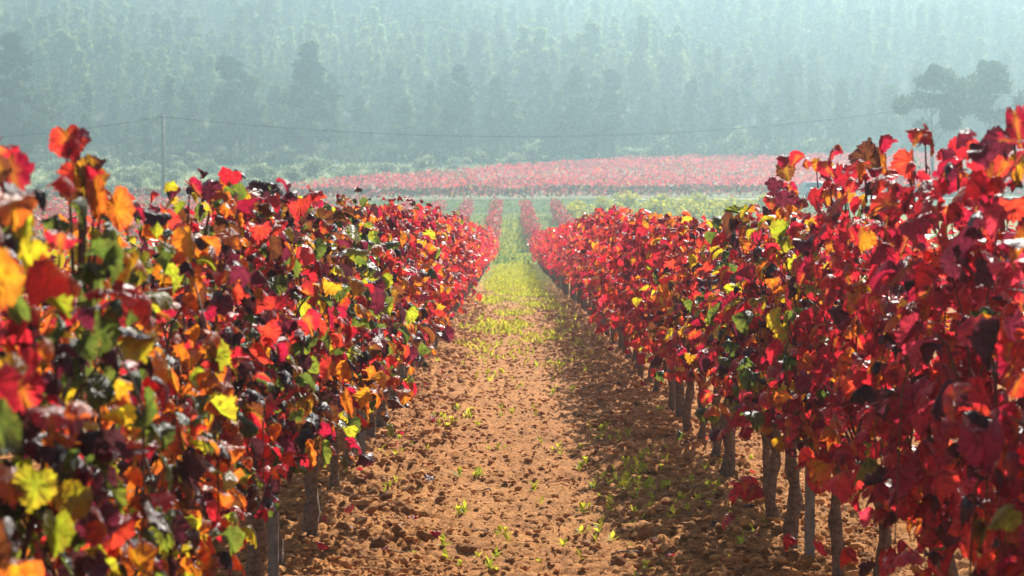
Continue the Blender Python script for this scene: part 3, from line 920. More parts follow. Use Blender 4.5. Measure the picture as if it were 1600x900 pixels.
PINES = [make_pine(pr, 15, w, 2600, (0.45, 0.8)) for w in (2.3, 2.7, 3.1, 2.5, 3.4, 2.1, 2.9, 3.8)]
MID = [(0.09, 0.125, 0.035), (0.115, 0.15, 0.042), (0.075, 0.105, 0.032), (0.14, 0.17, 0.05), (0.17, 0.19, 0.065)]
FRONT = [make_pine(pr, 15, w, 2400, (0.45, 0.8), False, MID) for w in (2.3, 2.8, 3.2, 2.5, 3.5, 2.1)]
UMB = [make_pine(pr, 11, 4.2, 3000, (0.3, 0.55), True) for _ in range(2)]

def pine(px, Y, H, variant, label, group=None, name='pine_tree', wide=1.0, dz=0):
    x = px_x(px, Y)
    cr, tk = variant
    H0 = 15.0 if variant in PINES else 11.0
    s = H / H0
    t = empty(name, (x, Y, float(ground_smooth(x, Y)) + dz), pr.uniform(0, 6.3), (s * wide, s * wide, s))
    obj('trunk', tk, t); obj('crown', cr, t)
    tag(t, label, 'pine', group)
    return t
def top_h(py, Y, px):
    return px_z(py, Y) - float(ground_smooth(px_x(px, Y), Y))
# pines that stand out
for px, Y, pt, v, w, lab in (
        (30, 300, 55, 7, 1.25, 'tall broad dark pine at the left edge of the picture'),
        (490, 304, 68, 4, 1.12, 'tallest dense dark pine behind the utility pole and its cable'),
        (365, 306, 92, 2, 1.35, 'dark pine between the utility pole and the tallest pine'),
        (905, 308, 105, 6, 1.25, 'dark pine of a close pair above the end of the lane, left one'),
        (962, 309, 112, 1, 1.3, 'dark pine of a close pair above the end of the lane, right one'),
        (725, 308, 105, 3, 1.3, 'slim dark pine rising above the sunny scrub clearing'),
        (780, 316, 120, 0, 1.0, 'narrow dark pine beside the sunny scrub clearing'),
        (235, 303, 195, 5, 1.0, 'small bright young pine left of the utility pole'),
        (1320, 316, 140, 6, 1.2, 'dark pine just left of the two round-headed pines')):
    pine(px, Y, top_h(pt, Y, px), PINES[v], lab, 'pines along the forest edge', wide=w)
pine(1462, 226, top_h(104, 226, 1462), UMB[0], 'round-headed pine with forked trunk, left of the two', 'round-headed pines above the red vineyard', wide=0.86)
pine(1552, 230, top_h(100, 230, 1552), UMB[1], 'round-headed pine with open crown, right of the two', 'round-headed pines above the red vineyard', wide=0.80)
# the rest of the front edge
spots = []
tries = 0
while len(spots) < 150 and tries < 6000:
    tries += 1
    Y = pr.uniform(309, 348); X = pr.uniform(-95, 95)
    if all((X - a) ** 2 + (Y - b) ** 2 > 4.4 ** 2 for a, b in spots):
        spots.append((X, Y))
for X, Y in spots:
    H = pr.uniform(8.5, 13.5) if pr.random() < 0.75 else pr.uniform(5, 8.5)
    v = FRONT[pr.integers(6)]
    s = H / 15
    t = empty('pine_tree', (X, Y, float(ground_smooth(X, Y))), pr.uniform(0, 6.3), (s * pr.uniform(0.9, 1.25),) * 2 + (s,))
    obj('trunk', v[1], t); obj('crown', v[0], t)
    tag(t, 'hazy slender pine among the trunks of the forest front', 'pine', 'slender pines of the forest front')

# the wood on the hill: one mass, its trees set out by geometry nodes from four grown shapes
fr = np.random.default_rng(5)
hill_mat, hnt, hout = new_mat('hill_pine_needles')
ha = N(hnt, 'ShaderNodeAttribute', attribute_name='Col'); hi_ = N(hnt, 'ShaderNodeAttribute', attribute_name='tint', attribute_type='INSTANCER')
hc = mixc(hnt, 1.0, ha.outputs['Color'], hi_.outputs['Color'], 'MULTIPLY')
hp = N(hnt, 'ShaderNodeBsdfDiffuse'); htr = N(hnt, 'ShaderNodeBsdfTranslucent'); hmx = N(hnt, 'ShaderNodeMixShader', Fac=0.5)
hnt.links.new(hc, hp.inputs[0]); hnt.links.new(hc, htr.inputs[0])
hnt.links.new(hp.outputs[0], hmx.inputs[1]); hnt.links.new(htr.outputs[0], hmx.inputs[2]); hnt.links.new(hmx.outputs[0], hout.inputs[0])
NV = 5
V, Q, CC, VAR = [], [], [], []
b = 0
for k in range(NV):
    W = (1.7, 2.1, 2.5, 1.9, 2.9)[k]
    p, d, _c = crown_pts(fr, 12, W, 1700, False, True, (0.15, 0.3, 0.22, 0.38, 0.28)[k])
    v, q, c = tufts(fr, p, d, (0.3, 0.6), 0.42, HILL_NEEDLE)
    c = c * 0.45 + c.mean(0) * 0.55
    mb = MB(); mb.tube([(0, 0, -0.5), (0.1, 0, 5), (0, 0, 11)], [0.2, 0.14, 0.03], 5, cap=False)
    tv = np.array(mb.v); tq = np.array(mb.f)
    V += [v, tv]; Q += [q + b, tq + b + len(v)]; CC += [c, np.repeat([(0.09, 0.07, 0.055)], len(tv), 0)]
    VAR.append(np.full(len(v) + len(tv), k, dtype=np.int32)); b += len(v) + len(tv)
pts = []
yy = 349.0
while yy < 735:
    st = 5.2 + (yy - 350) * 0.005
    half = yy * 0.275 + 14
    for xx in np.arange(-half, half, st):
        pts.append((xx + fr.normal(0, st * 0.3), yy + fr.normal(0, st * 0.3)))
    yy += st * 0.95
pts = np.array(pts)
pts = pts[fbm(pts[:, 0] * 0.07 + 3, pts[:, 1] * 0.04, 2) > 0.27]
npt = len(pts)
PV = np.stack([pts[:, 0], pts[:, 1], ground_smooth(pts[:, 0], pts[:, 1])], -1)
patch = 0.65 + 0.7 * vnoise(pts[:, 0] * 0.03, pts[:, 1] * 0.03 + 40)
tint = fr.uniform(0.75, 1.55, npt) * patch
allv = np.vstack(V + [PV])
nproto = b
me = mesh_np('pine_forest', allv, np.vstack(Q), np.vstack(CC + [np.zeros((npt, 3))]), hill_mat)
def iattr(nm, vals):
    a_ = me.attributes.new(nm, 'INT', 'POINT'); a_.data.foreach_set('value', np.asarray(vals, dtype=np.int32))
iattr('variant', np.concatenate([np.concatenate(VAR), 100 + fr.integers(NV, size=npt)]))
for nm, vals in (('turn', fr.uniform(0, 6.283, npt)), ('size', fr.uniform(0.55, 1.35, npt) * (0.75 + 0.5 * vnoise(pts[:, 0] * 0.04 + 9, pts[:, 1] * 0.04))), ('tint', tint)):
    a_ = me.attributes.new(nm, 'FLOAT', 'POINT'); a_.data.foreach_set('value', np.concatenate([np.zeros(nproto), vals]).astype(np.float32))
fo = obj('pine_forest', me)
gn = bpy.data.node_groups.new('set_out_pines', 'GeometryNodeTree')
gn.interface.new_socket('Geometry', in_out='INPUT', socket_type='NodeSocketGeometry')
gn.interface.new_socket('Geometry', in_out='OUTPUT', socket_type='NodeSocketGeometry')
gi = gn.nodes.new('NodeGroupInput'); go = gn.nodes.new('NodeGroupOutput'); jn = gn.nodes.new('GeometryNodeJoinGeometry')
def gattr(nm, t):
    q = gn.nodes.new('GeometryNodeInputNamedAttribute'); q.data_type = t; q.inputs['Name'].default_value = nm
    return next(o_ for o_ in q.outputs if o_.enabled and o_.name == 'Attribute')
va, tu, sc_ = gattr('variant', 'INT'), gattr('turn', 'FLOAT'), gattr('size', 'FLOAT')
cxyz = gn.nodes.new('ShaderNodeCombineXYZ'); gn.links.new(tu, cxyz.inputs[2])
for k in range(NV):
    seps = []
    for val in (k, 100 + k):
        cmpn = gn.nodes.new('FunctionNodeCompare'); cmpn.data_type = 'INT'; cmpn.operation = 'EQUAL'
        ins = [i_ for i_ in cmpn.inputs if i_.enabled]
        gn.links.new(va, ins[0]); ins[1].default_value = val
        sp = gn.nodes.new('GeometryNodeSeparateGeometry'); sp.domain = 'POINT'
        gn.links.new(gi.outputs[0], sp.inputs['Geometry']); gn.links.new(cmpn.outputs[0], sp.inputs['Selection'])
        seps.append(sp)
    ip = gn.nodes.new('GeometryNodeInstanceOnPoints')
    gn.links.new(seps[1].outputs[0], ip.inputs['Points']); gn.links.new(seps[0].outputs[0], ip.inputs['Instance'])
    gn.links.new(cxyz.outputs[0], ip.inputs['Rotation']); gn.links.new(sc_, ip.inputs['Scale'])
    gn.links.new(ip.outputs[0], jn.inputs[0])
gn.links.new(jn.outputs[0], go.inputs[0])
md = fo.modifiers.new('set_out_pines', 'NODES'); md.node_group = gn
tag(fo, 'hazy pine forest covering the whole hillside behind the front trees', 'forest', kind='stuff')

# scrub at the foot of the forest
SAGE = [(0.34, 0.38, 0.19), (0.42, 0.44, 0.25), (0.26, 0.31, 0.13), (0.48, 0.48, 0.32), (0.18, 0.23, 0.09)]
SB = [make_bush(br, 520, 1.0, 1.0, SAGE, (0.13, 0.26), M['shrub']) for _ in range(5)]
SS = [make_stems(br, 1.0, M['pine_bark'], 5) for _ in range(2)]
def shrub(X, Y, s, h, label, group='pale shrubs at the forest foot', name='shrub'):
    t = empty(name, (X, Y, float(ground_smooth(X, Y))), br.uniform(0, 6.3), (s, s, s * h))
    obj('crown', SB[br.integers(5)], t); obj('stem', SS[br.integers(2)], t)
    tag(t, label, 'shrub', group)
for px, Y, s, h, lab in ((1150, 306, 3.0, 1.7, 'tall silvery shrub at the forest foot, left of the pale conical one'), (1211, 304, 1.8, 2.0, 'pale conical shrub at the forest foot'),
                         (800, 288, 2.6, 0.9, 'bright low shrub in the sunny clearing above the lane'), (845, 296, 3.2, 1.3, 'big pale shrub in the sunny clearing above the lane'),
                         (1040, 304, 2.6, 1.5, 'pale upright shrub behind the middle of the red vineyard'), (1270, 306, 2.6, 1.3, 'rounded pale shrub below the round-headed pines'),
                         (1425, 232, 2.4, 1.3, 'shaggy shrub under the forked round-headed pine'), (1503, 230, 2.0, 1.3, 'bare-looking shrub between the two round-headed pines')):
    shrub(px_x(px, Y), Y, s, h, lab)
k = 0
while k < 95:
    Y = br.uniform(222, 312); px = br.uniform(-20, 1620); X = px_x(px, Y)
    e = float(np.interp(X, *FAR))
    if Y < e + 3: continue
    if px > 330 and Y > e + 16 and br.random() < 0.3: continue
    shrub(X, Y, br.uniform(1.2, 2.6), br.uniform(0.6, 1.15), 'pale green scrub bush on the slope between vineyard and forest')
    k += 1

# ------------------------------------------------------------------ meadow and lane grass, weeds
def blades(name, label, P, h, col, seed, mat, w=0.25, spread=0.5):
    r = np.random.default_rng(seed)
    n = len(P)
    a = r.uniform(0, 6.283, n); hh = r.uniform(h[0], h[1], n)
    dx, dy = np.cos(a), np.sin(a)
    lx, ly = r.normal(0, spread, n) * hh, r.normal(0, spread, n) * hh
    V = np.empty((n, 4, 3))
    V[:, 0] = P + np.stack([-dx * hh * w * .5, -dy * hh * w * .5, 0 * hh], -1)
    V[:, 1] = P + np.stack([dx * hh * w * .5, dy * hh * w * .5, 0 * hh], -1)
    V[:, 2] = P + np.stack([lx + dx * hh * w * .45, ly + dy * hh * w * .45, hh * 0.75], -1)
    V[:, 3] = P + np.stack([lx * 1.3, ly * 1.3, hh], -1)
    c = np.array(col)[r.integers(len(col), size=n)] * r.uniform(0.7, 1.2, (n, 1))
    Fq = np.arange(4)[None] + 4 * np.arange(n)[:, None]
    o = obj(name, mesh_np(name, V.reshape(-1, 3), Fq, np.repeat(np.clip(c, 0, 1), 4, 0), mat))
    tag(o, label, 'grass', kind='stuff')
gr = np.random.default_rng(77)
LIME = [(0.60, 0.58, 0.04), (0.48, 0.50, 0.04), (0.68, 0.60, 0.06), (0.38, 0.42, 0.04)]
n = 90000
Y = 20 + 160 * gr.random(n) ** 1.7
X = gr.uniform(-1.3, 1.9, n)
den = np.clip(sstep(20, 48, Y) * 1.0 * sstep(0.42, 0.62, fbm(X * 1.6 + 3, Y * 0.45, 3)) + sstep(52, 66, Y) * 0.6, 0, 1) * np.exp(-np.clip(np.abs(X - 0.15) - 0.55, 0, 9) ** 2 / 0.09)
ok = gr.random(n) < den
X, Y = X[ok], Y[ok]
blades('lane_grass', 'short yellow green weeds and grass carpeting the far lane', np.stack([X, Y, ground_smooth(X, Y) + ground_rough(X, Y) - 0.01], -1), (0.035, 0.11), LIME, 1, M['weed'], 0.4)
n = 26000
Y = gr.uniform(100, 204, n); X = gr.uniform(-34, 32, n)
ok = ~((Y > 203) & (Y < 208))
X, Y = X[ok], Y[ok]
blades('meadow_grass', 'green grass strip between the far rows and the track', np.stack([X, Y, ground_smooth(X, Y) - 0.02], -1), (0.14, 0.34), [(0.20, 0.27, 0.05), (0.28, 0.33, 0.06), (0.14, 0.22, 0.04)], 2, M['weed'], 0.5)
n = 26000
Y = gr.uniform(216, 318, n); X = gr.uniform(-90, 90, n)
ok = Y > np.interp(X, *FAR) + 1
X, Y = X[ok], Y[ok]
blades('dry_meadow_grass', 'pale dry grass of the meadow at the forest foot', np.stack([X, Y, ground_smooth(X, Y) - 0.02], -1), (0.25, 0.6), [(0.34, 0.38, 0.17), (0.44, 0.44, 0.25), (0.22, 0.29, 0.10)], 3, M['weed'], 0.6)

n = 30000
Y = gr.uniform(303, 352, n); X = gr.uniform(-100, 100, n)
ok = (Y > np.interp(X, *FAR) + 3) & (gr.random(n) < sstep(0.3, 0.6, fbm(X * 0.15, Y * 0.15, 2)) + 0.3)
X, Y = X[ok], Y[ok]
blades('forest_undergrowth', 'dark scrubby undergrowth between the trunks of the forest front', np.stack([X, Y, ground_smooth(X, Y) - 0.05], -1), (0.5, 1.6), [(0.07, 0.09, 0.035), (0.10, 0.12, 0.05), (0.05, 0.07, 0.03), (0.16, 0.17, 0.09)], 4, M['weed'], 0.8)

def make_weed(r, k, h):
    V, Fq, Cc = [], [], []
    base = np.array([(0, 0, 0), (0.16, 0.35, 0.05), (0.2, 0.62, 0.03), (0, 1, -0.08), (-0.2, 0.62, 0.03), (-0.16, 0.35, 0.05), (0, 0.5, -0.03)])
    f = np.array([(6, 0, 1), (6, 1, 2), (6, 2, 3), (6, 3, 4), (6, 4, 5), (6, 5, 0)])
    b = 0
    for i in range(k):
        a = i * 2.4 + r.normal(0, 0.3); el = r.uniform(0.25, 1.3)
        t = np.array([math.cos(a) * math.cos(el), math.sin(a) * math.cos(el), math.sin(el)])
        nrm = np.array([-math.cos(a) * math.sin(el), -math.sin(a) * math.sin(el), math.cos(el)])
        rot = frame(nrm[None], t[None])[0]
        L = h * r.uniform(0.55, 1.1)
        V.append(base * L @ rot.T + np.array([0, 0, h * r.uniform(0, 0.5) * math.sin(el)])); Fq.append(f + b); b += 7
        Cc.append(np.repeat([np.array(LIME[r.integers(4)]) * r.uniform(0.75, 1.2)], 7, 0))
    return mesh_np('weed', np.vstack(V), np.vstack(Fq), np.clip(np.vstack(Cc), 0, 1), M['weed'], True)
WEED = [make_weed(gr, k, 0.05) for k in (5, 6, 7, 8, 6, 9, 7, 10)]
wspots = []
for px, py, sp, k in ((975, 755, 40, 30), (1020, 790, 45, 22), (945, 690, 22, 10), (1000, 760, 25, 10), (720, 800, 14, 3), (735, 655, 22, 7), (700, 665, 18, 4), (785, 585, 14, 5), (745, 540, 35, 8), (785, 700, 10, 3),
                      (745, 745, 10, 3), (890, 610, 14, 4), (780, 830, 14, 3), (610, 720, 14, 3), (645, 700, 20, 4), (700, 880, 40, 4), (760, 885, 12, 3), (850, 775, 12, 2), (920, 830, 14, 3), (1100, 800, 40, 7),
                      (1050, 650, 8, 3), (1180, 870, 60, 6), (780, 480, 45, 16), (700, 560, 22, 5), (1010, 720, 18, 5), (820, 640, 20, 4), (870, 700, 14, 4), (910, 560, 10, 2), (990, 890, 40, 4), (600, 790, 40, 4), (820, 520, 40, 8), (930, 530, 14, 3), (850, 870, 30, 3), (1150, 740, 30, 4)):
    for _ in range(int(k * 1.3)):
        wspots.append((px + gr.normal(0, sp), py + gr.normal(0, sp * 0.5)))
for px, py in wspots:
    if py > 905 or py < 440: continue
    X, Y = ray_ground(px, py)
    if not (ROW_L - 0.1 < X < ROW_R + 0.3): continue
    o = obj('weed', WEED[gr.integers(8)], None, (X, Y, gz(X, Y)))
    o.rotation_euler = (gr.normal(0, 0.15), gr.normal(0, 0.15), gr.uniform(0, 6.3))
    o.scale = (gr.uniform(0.65, 1.5) * (1 + max(0, Y - 14) * 0.02),) * 3
    tag(o, 'small bright green weed seedling sprouting from the red soil', 'weed', 'weed seedlings in the lane')

# ------------------------------------------------------------------ clods, fallen leaves, twigs
ico_v = []
ph = (1 + 5 ** 0.5) / 2
for a, bq in ((1, ph), (-1, ph), (1, -ph), (-1, -ph)):
    ico_v += [(0, a, bq), (a, bq, 0), (bq, 0, a)]
ico_v = np.array(ico_v) / math.hypot(1, ph)
ico_f = []
for i in range(12):
    for j in range(i + 1, 12):
        for k in range(j + 1, 12):
            if all(np.linalg.norm(ico_v[a] - ico_v[bq]) < 1.1 for a, bq in ((i, j), (j, k), (i, k))):
                t = (i, j, k)
                if np.dot(np.cross(ico_v[j] - ico_v[i], ico_v[k] - ico_v[i]), ico_v[i]) < 0: t = (i, k, j)
                ico_f.append(t)
ico_f = np.array(ico_f)
def subdiv(v, f):
    v = [tuple(q) for q in v]; cache = {}; nf = []
    def mid(a, bq):
        k = (min(a, bq), max(a, bq))
        if k not in cache:
            m = (np.array(v[a]) + np.array(v[bq])) / 2; v.append(tuple(m / np.linalg.norm(m))); cache[k] = len(v) - 1
        return cache[k]
    for a, bq, c in f:
        x, y, z = mid(a, bq), mid(bq, c), mid(c, a)
        nf += [(a, x, z), (bq, y, x), (c, z, y), (x, y, z)]
    return np.array(v), np.array(nf)
cr_ = np.random.default_rng(61)
n = 60000
# crumbs, denser beside the vines
Y = 8.9 + 51 * cr_.random(n) ** 2.3
X = cr_.uniform(-1.5, 2.1, n)
ok = cr_.random(n) < (1 - sstep(30, 60, Y)) * (0.2 + 0.8 * rut(X)) * (0.35 + 0.95 * fbm(X * 2.2, Y * 2.2 + 30, 2))
X, Y = X[ok], Y[ok]; n = len(X)
sz = np.exp(cr_.normal(math.log(0.0088), 0.66, n)) * (1 + np.clip(Y - 12, 0, 30) * 0.035) * (0.6 + 0.4 * rut(X))
sz = np.clip(sz, 0.004, np.where(rut(X) > 0.8, 0.042, 0.024))
S = ico_v[None] * (1 + cr_.normal(0, 0.2, (n, 12, 1))) * sz[:, None, None] * np.stack([cr_.uniform(0.8, 1.4, n), cr_.uniform(0.8, 1.4, n), cr_.uniform(0.42, 0.75, n)], -1)[:, None]
V = S + np.stack([X, Y, ground_smooth(X, Y) + ground_rough(X, Y) + sz * 0.35], -1)[:, None]
col = (SOIL * cr_.uniform(0.85, 1.4, (n, 1))) * np.array([1, 1, 1])
o = obj('soil_crumbs', mesh_np('soil_crumbs', V.reshape(-1, 3), (ico_f[None] + 12 * np.arange(n)[:, None, None]).reshape(-1, 3), np.repeat(col, 12, 0), M['clod'], False))
tag(o, 'loose crumbs of red earth strewn over the lane', 'soil', kind='stuff')
i2v, i2f = subdiv(ico_v, ico_f)
CLOD = []
for k in range(8):
    d = 1 + 0.16 * cr_.normal(0, 1, (len(i2v), 1)) + 0.25 * np.sin(i2v[:, :1] * cr_.uniform(2, 5) + cr_.uniform(0, 6)) * np.cos(i2v[:, 1:2] * cr_.uniform(2, 5))
    CLOD.append(mesh_np('soil_clod', i2v * d * np.array([1.15, 1, 0.72]), i2f, np.repeat([SOIL * cr_.uniform(0.85, 1.15)], len(i2v), 0), M['clod'], False))
cl = [(668, 848), (630, 850), (700, 838), (600, 865), (565, 850), (730, 862), (640, 812), (585, 820), (540, 860), (812, 500), (690, 790), (1080, 850), (1130, 815), (1060, 760), (1175, 800), (1000, 640), (960, 600),
      (905, 545), (1020, 690), (610, 770), (650, 730), (560, 800), (520, 885), (575, 885), (1150, 860), (1200, 885), (940, 560), (925, 585), (985, 670), (1040, 735)]
for _ in range(260):
    py = gr.uniform(520, 900); s = gr.choice([-1, 1])
    X, Y = ray_ground(800, py)
    X = gr.uniform(ROW_L - 0.1, -0.45) if s < 0 else gr.uniform(0.55, ROW_R + 0.4)
    cl.append((800 + X / Y * F_PX, py))
for i, (px, py) in enumerate(cl):
    X, Y = ray_ground(px, py)
    s = gr.uniform(0.028, 0.05) if i < 30 else gr.uniform(0.018, 0.042)
    o = obj('soil_clod', CLOD[gr.integers(8)], None, (X, Y, gz(X, Y) + s * 0.28))
    o.rotation_euler = (gr.normal(0, 0.4), gr.normal(0, 0.4), gr.uniform(0, 6.3)); o.scale = (s,) * 3
    tag(o, 'rough clod of red earth lying on the tilled soil beside the vines', 'clod', 'earth clods in the lane')
for i in range(150):
    py = gr.uniform(470, 895)
    X, Y = ray_ground(800, py)
    X = gr.choice([ROW_L + abs(gr.normal(0, 0.35)), ROW_R - gr.normal(0.1, 0.4)])
    ms = LEAF0[['red', 'crimson', 'plum', 'brown', 'pink'][gr.integers(5)]]
    o = obj('fallen_leaf', ms[7 + gr.integers(5)], None, (X, Y, gz(X, Y) + 0.018))
    o.rotation_euler = (gr.normal(0, 0.35), gr.normal(0, 0.35), gr.uniform(0, 6.3)); o.scale = (gr.uniform(0.03, 0.075),) * 3
    tag(o, 'fallen dark red vine leaf lying on the soil', 'leaf', 'fallen vine leaves')
for i, (px, py, L, a) in enumerate(((1015, 872, 0.4, 0.3), (560, 795, 0.45, -0.1), (765, 828, 0.16, 0.6), (945, 698, 0.14, 0.9), (760, 770, 0.14, 1.9), (920, 850, 0.12, 1.4), (620, 870, 0.22, 0.2), (1090, 780, 0.2, 2.6))):
    X, Y = ray_ground(px, py)
    mb = MB()
    mb.tube([((q - 0.5) * L, 0.03 * math.sin(q * 5 + i), 0.012 + 0.012 * math.sin(q * 7)) for q in np.linspace(0, 1, 7)], [0.005, 0.0055, 0.005, 0.0045, 0.004, 0.003, 0.002], 5)
    o = obj('twig', mb.mesh('twig', M['twig'], True), None, (X, Y, gz(X, Y) + 0.012)); o.rotation_euler = (0, 0, a)
    lab = ['long curved dry twig at the near edge of the lane', 'straight dry cane lying between the left row and the lane', 'short twig in the middle of the trodden track', 'small pale twig beside the weed patch',
           'thin twig slanting in the track', 'tiny twig below the weed patch', 'dry twig among clods near the left vines', 'bent twig in the shade of the row right of the lane'][i]
    tag(o, lab, 'twig', 'dry twigs on the soil')

# ------------------------------------------------------------------ utility line
def utility_pole(px, Y, py_top, label):
    x = px_x(px, Y); g = float(ground_smooth(x, Y)); h = px_z(py_top, Y) - g
    t = empty('utility_pole', (x, Y, g))
    mb = MB(); mb.tube([(0, 0, -0.5), (0, 0, h * 0.5), (0, 0, h)], [0.21, 0.19, 0.16], 10)
    obj('shaft', mb.mesh('pole_shaft', M['pole_wood'], True), t)
    mb = MB(); mb.box((0.0, -0.14, h - 0.22), (0.10, 0.1, 0.16)); mb.tube([(0, -0.1, h - 0.2), (0, -0.32, h - 0.2)], 0.02, 6)
    obj('cable_clamp', mb.mesh('cable_clamp', M['steel']), t)
    mb = MB(); mb.tube([(0, 0, h), (0, 0, h + 0.05)], [0.165, 0.12], 10)
    obj('cap', mb.mesh('pole_cap', M['steel']), t)
    tag(t, label, 'utility pole', 'poles carrying the cable')
    return Vector((x, Y - 0.32, g + h - 0.2))
pA = utility_pole(260, 206, 180, 'slim grey utility pole rising above the row left of the lane')
pB = utility_pole(1556, 244, 147, 'thin utility pole in front of the round-headed pine at the right edge')
xl = px_x(-420, 196); pL = Vector((xl, 196, px_z(205, 196)))
xr = px_x(2300, 262); pR = Vector((xr, 262, px_z(120, 262)))
def cable(a, b_, sag, label):
    mb = MB()
    n = 40
    mid = lambda q: a.lerp(b_, q) - Vector((0, 0, 4 * sag * q * (1 - q)))
    for k in (0, 1):
        mb.tube([mid(i / n) + Vector((0, 0.02 * math.cos(i * 1.6 + k * math.pi), 0.03 * math.sin(i * 1.6 + k * math.pi))) for i in range(n + 1)], 0.028, 5)
    o = obj('cable', mb.mesh('cable', M['cable']))
    tag(o, label, 'cable', 'cables of the utility line')
cable(pA, pB, 3.4, 'long sagging twisted cable crossing in front of the forest')
cable(pL, pA, 1.6, 'short stretch of cable running left from the utility pole')
cable(pB, pR, 2.0, 'stretch of cable leaving the thin pole at the right edge')

# marker posts in the red vineyard
for px, Y, pt, lab in ((470, 212, 283, 'pale thin post at the near edge of the red vineyard, leftmost'), (584, 209.5, 289, 'thin post at the near edge of the red vineyard, second'),
                       (1075, 209.5, 268, 'tall thin post at the near edge of the red vineyard, above yellow bushes')):
    x = px_x(px, Y); g = float(ground_smooth(x, Y)); h = px_z(pt, Y) - g
    t = empty('field_post', (x, Y, g))
    mb = MB(); mb.tube([(0, 0, -0.3), (0, 0, h)], [0.06, 0.05], 8); obj('shaft', mb.mesh('field_post', M['steel'], True), t)
    mb = MB(); mb.tube([(0, 0, h), (0, 0, h + 0.06)], [0.065, 0.03], 8); obj('cap', mb.mesh('field_post_cap', M['steel']), t)
    tag(t, lab, 'post', 'posts at the edge of the red vineyard')

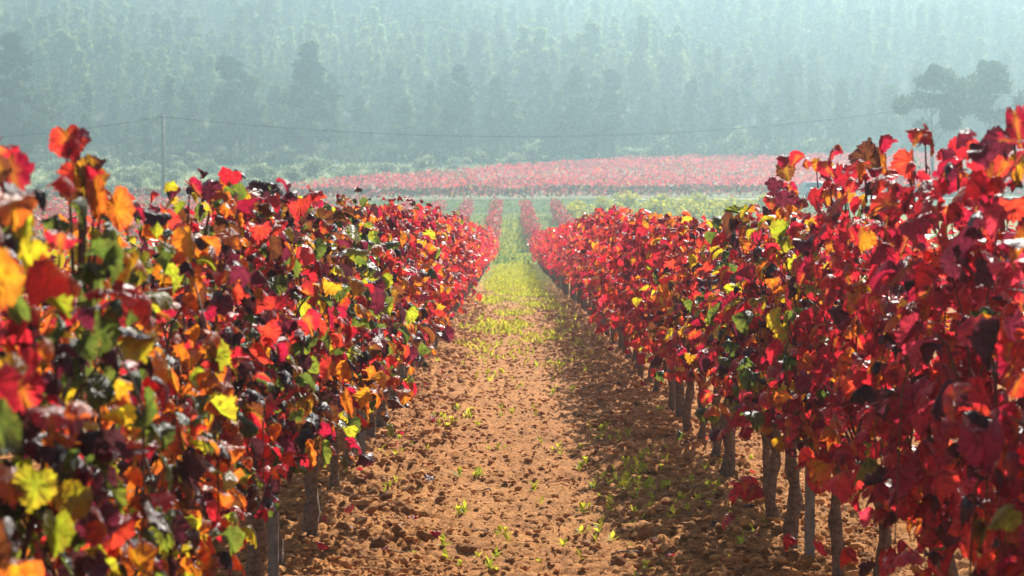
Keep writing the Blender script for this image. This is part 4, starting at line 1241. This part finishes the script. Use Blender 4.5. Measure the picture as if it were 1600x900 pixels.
# ------------------------------------------------------------------ parked car seen over the right row
def build_car(x, y, rz):
    t = empty('parked_car', (x, y, float(ground_smooth(x, y)) + 0.11), rz)
    white = simple_mat('car_paint', (0.62, 0.66, 0.68), (0.66, 0.70, 0.72), 2, 0.25, 0, spec=0.6)
    glass = simple_mat('car_glass', (0.05, 0.12, 0.16), (0.06, 0.14, 0.19), 2, 0.06, 0, spec=1.0)
    tyre = simple_mat('tyre_rubber', (0.015, 0.015, 0.015), (0.03, 0.03, 0.03), 20, 0.8, 0.1)
    trim = simple_mat('car_trim', (0.02, 0.02, 0.02), (0.03, 0.03, 0.03), 9, 0.5, 0)
    lamp = simple_mat('lamp_glass', (0.7, 0.7, 0.68), (0.8, 0.8, 0.78), 5, 0.1, 0, spec=0.9)
    red = simple_mat('tail_lamp', (0.4, 0.01, 0.01), (0.5, 0.02, 0.02), 5, 0.2, 0, spec=0.8)
    # side profile (x along the car, z up), widths narrow towards the roof
    prof = [(-2.1, 0.32), (2.05, 0.32), (2.15, 0.6), (2.08, 0.86), (1.1, 1.02), (0.45, 1.55), (-0.1, 1.68), (-1.5, 1.66), (-1.95, 1.12), (-2.15, 0.9), (-2.18, 0.5)]
    def half_w(z): return 0.88 if z < 1.0 else 0.88 - 0.24 * (z - 1.0) / 0.68
    mb = MB()
    n = len(prof)
    mb.v = [(px_, -half_w(z), z) for px_, z in prof] + [(px_, half_w(z), z) for px_, z in prof]
    mb.f = [tuple(range(n))] + [tuple(range(2 * n - 1, n - 1, -1))] + [(i, n + i, n + (i + 1) % n, (i + 1) % n) for i in range(n)]
    me = mb.mesh('car_body', white)
    body = obj('body', me, t)
    bv = body.modifiers.new('bevel', 'BEVEL'); bv.width = 0.05; bv.segments = 2
    def pane(name, q, off):
        mb = MB()
        q = [Vector(p) for p in q]; nn = (q[1] - q[0]).cross(q[2] - q[0]).normalized() * off
        mb.add([p + nn for p in q] + [p - nn * 0.5 for p in q], [(0, 1, 2, 3), (7, 6, 5, 4), (0, 4, 5, 1), (1, 5, 6, 2), (2, 6, 7, 3), (3, 7, 4, 0)])
        return obj(name, mb.mesh('car_pane', glass), t)
    for s in (-1, 1):
        w = lambda z: s * (half_w(z))
        o1 = [(0.95, w(1.06), 1.06), (0.42, w(1.5), 1.5), (-0.35, w(1.55), 1.55), (-0.35, w(1.06), 1.06)]
        o2 = [(-0.45, w(1.06), 1.06), (-0.45, w(1.55), 1.55), (-1.4, w(1.53), 1.53), (-1.75, w(1.12), 1.12)]
        for q in (o1, o2): pane('side_window', q if s < 0 else q[::-1], 0.012)
        mb = MB(); mb.box((0.3, s * 0.895, 0.9), (0.2, 0.03, 0.035)); obj('door_handle', mb.mesh('door_handle', trim), t)
        mb = MB(); mb.box((0.95, s * 0.98, 1.08), (0.12, 0.18, 0.14)); obj('mirror', mb.mesh('car_mirror', white), t)
        for xx in (-1.3, 1.32):
            mb = MB()
            mb.tube([(xx, s * 0.70, 0.33), (xx, s * 0.72, 0.33), (xx, s * 0.89, 0.33), (xx, s * 0.91, 0.33)], [0.29, 0.33, 0.33, 0.29], 20)
            w_ = obj('wheel', mb.mesh('car_tyre', tyre, False), t)
            mb = MB(); mb.tube([(xx, s * 0.90, 0.33), (xx, s * 0.922, 0.33)], [0.21, 0.17], 12)
            obj('rim', mb.mesh('car_rim', M['steel']), w_)
        mb = MB(); mb.box((2.09, s * 0.62, 0.74), (0.14, 0.36, 0.14)); obj('headlight', mb.mesh('headlight', lamp), t)
        mb = MB(); mb.box((-2.13, s * 0.72, 0.98), (0.12, 0.16, 0.3)); obj('tail_light', mb.mesh('tail_light', red), t)
    pane('windscreen', [(1.05, -0.78, 1.08), (1.05, 0.78, 1.08), (0.5, 0.66, 1.5), (0.5, -0.66, 1.5)], 0.02)
    pane('rear_window', [(-1.55, -0.6, 1.6), (-1.55, 0.6, 1.6), (-1.9, 0.74, 1.18), (-1.9, -0.74, 1.18)], 0.02)
    mb = MB(); mb.box((2.14, 0, 0.45), (0.1, 1.5, 0.18)); obj('bumper', mb.mesh('bumper', trim), t)
    mb = MB(); mb.box((-2.17, 0, 0.45), (0.1, 1.5, 0.18)); obj('bumper', mb.mesh('bumper', trim), t)
    tag(t, 'pale car with bluish glass parked on the track behind the red leaves', 'car')
build_car(px_x(1285, 205.5), 205.5, 0.03)

# ------------------------------------------------------------------ the air
hm = bpy.data.materials.new('haze_air')
hm.use_nodes = True
hn = hm.node_tree; hn.nodes.clear()
ho = hn.nodes.new('ShaderNodeOutputMaterial')
hv = hn.nodes.new('ShaderNodeVolumePrincipled')
hv.inputs['Color'].default_value = (0.345, 0.487, 0.54, 1)
hv.inputs['Density'].default_value = 0.0016
hv.inputs['Anisotropy'].default_value = 0.68
hn.links.new(hv.outputs[0], ho.inputs['Volume'])
zt = float(GZ.max()) + 23
mb = MB(); mb.box((0, 366, (zt - 1.5) / 2), (860, 826, zt + 1.5))
haze = obj('haze', mb.mesh('haze', hm))
tag(haze, 'pale blue morning haze filling the valley', kind='stuff')
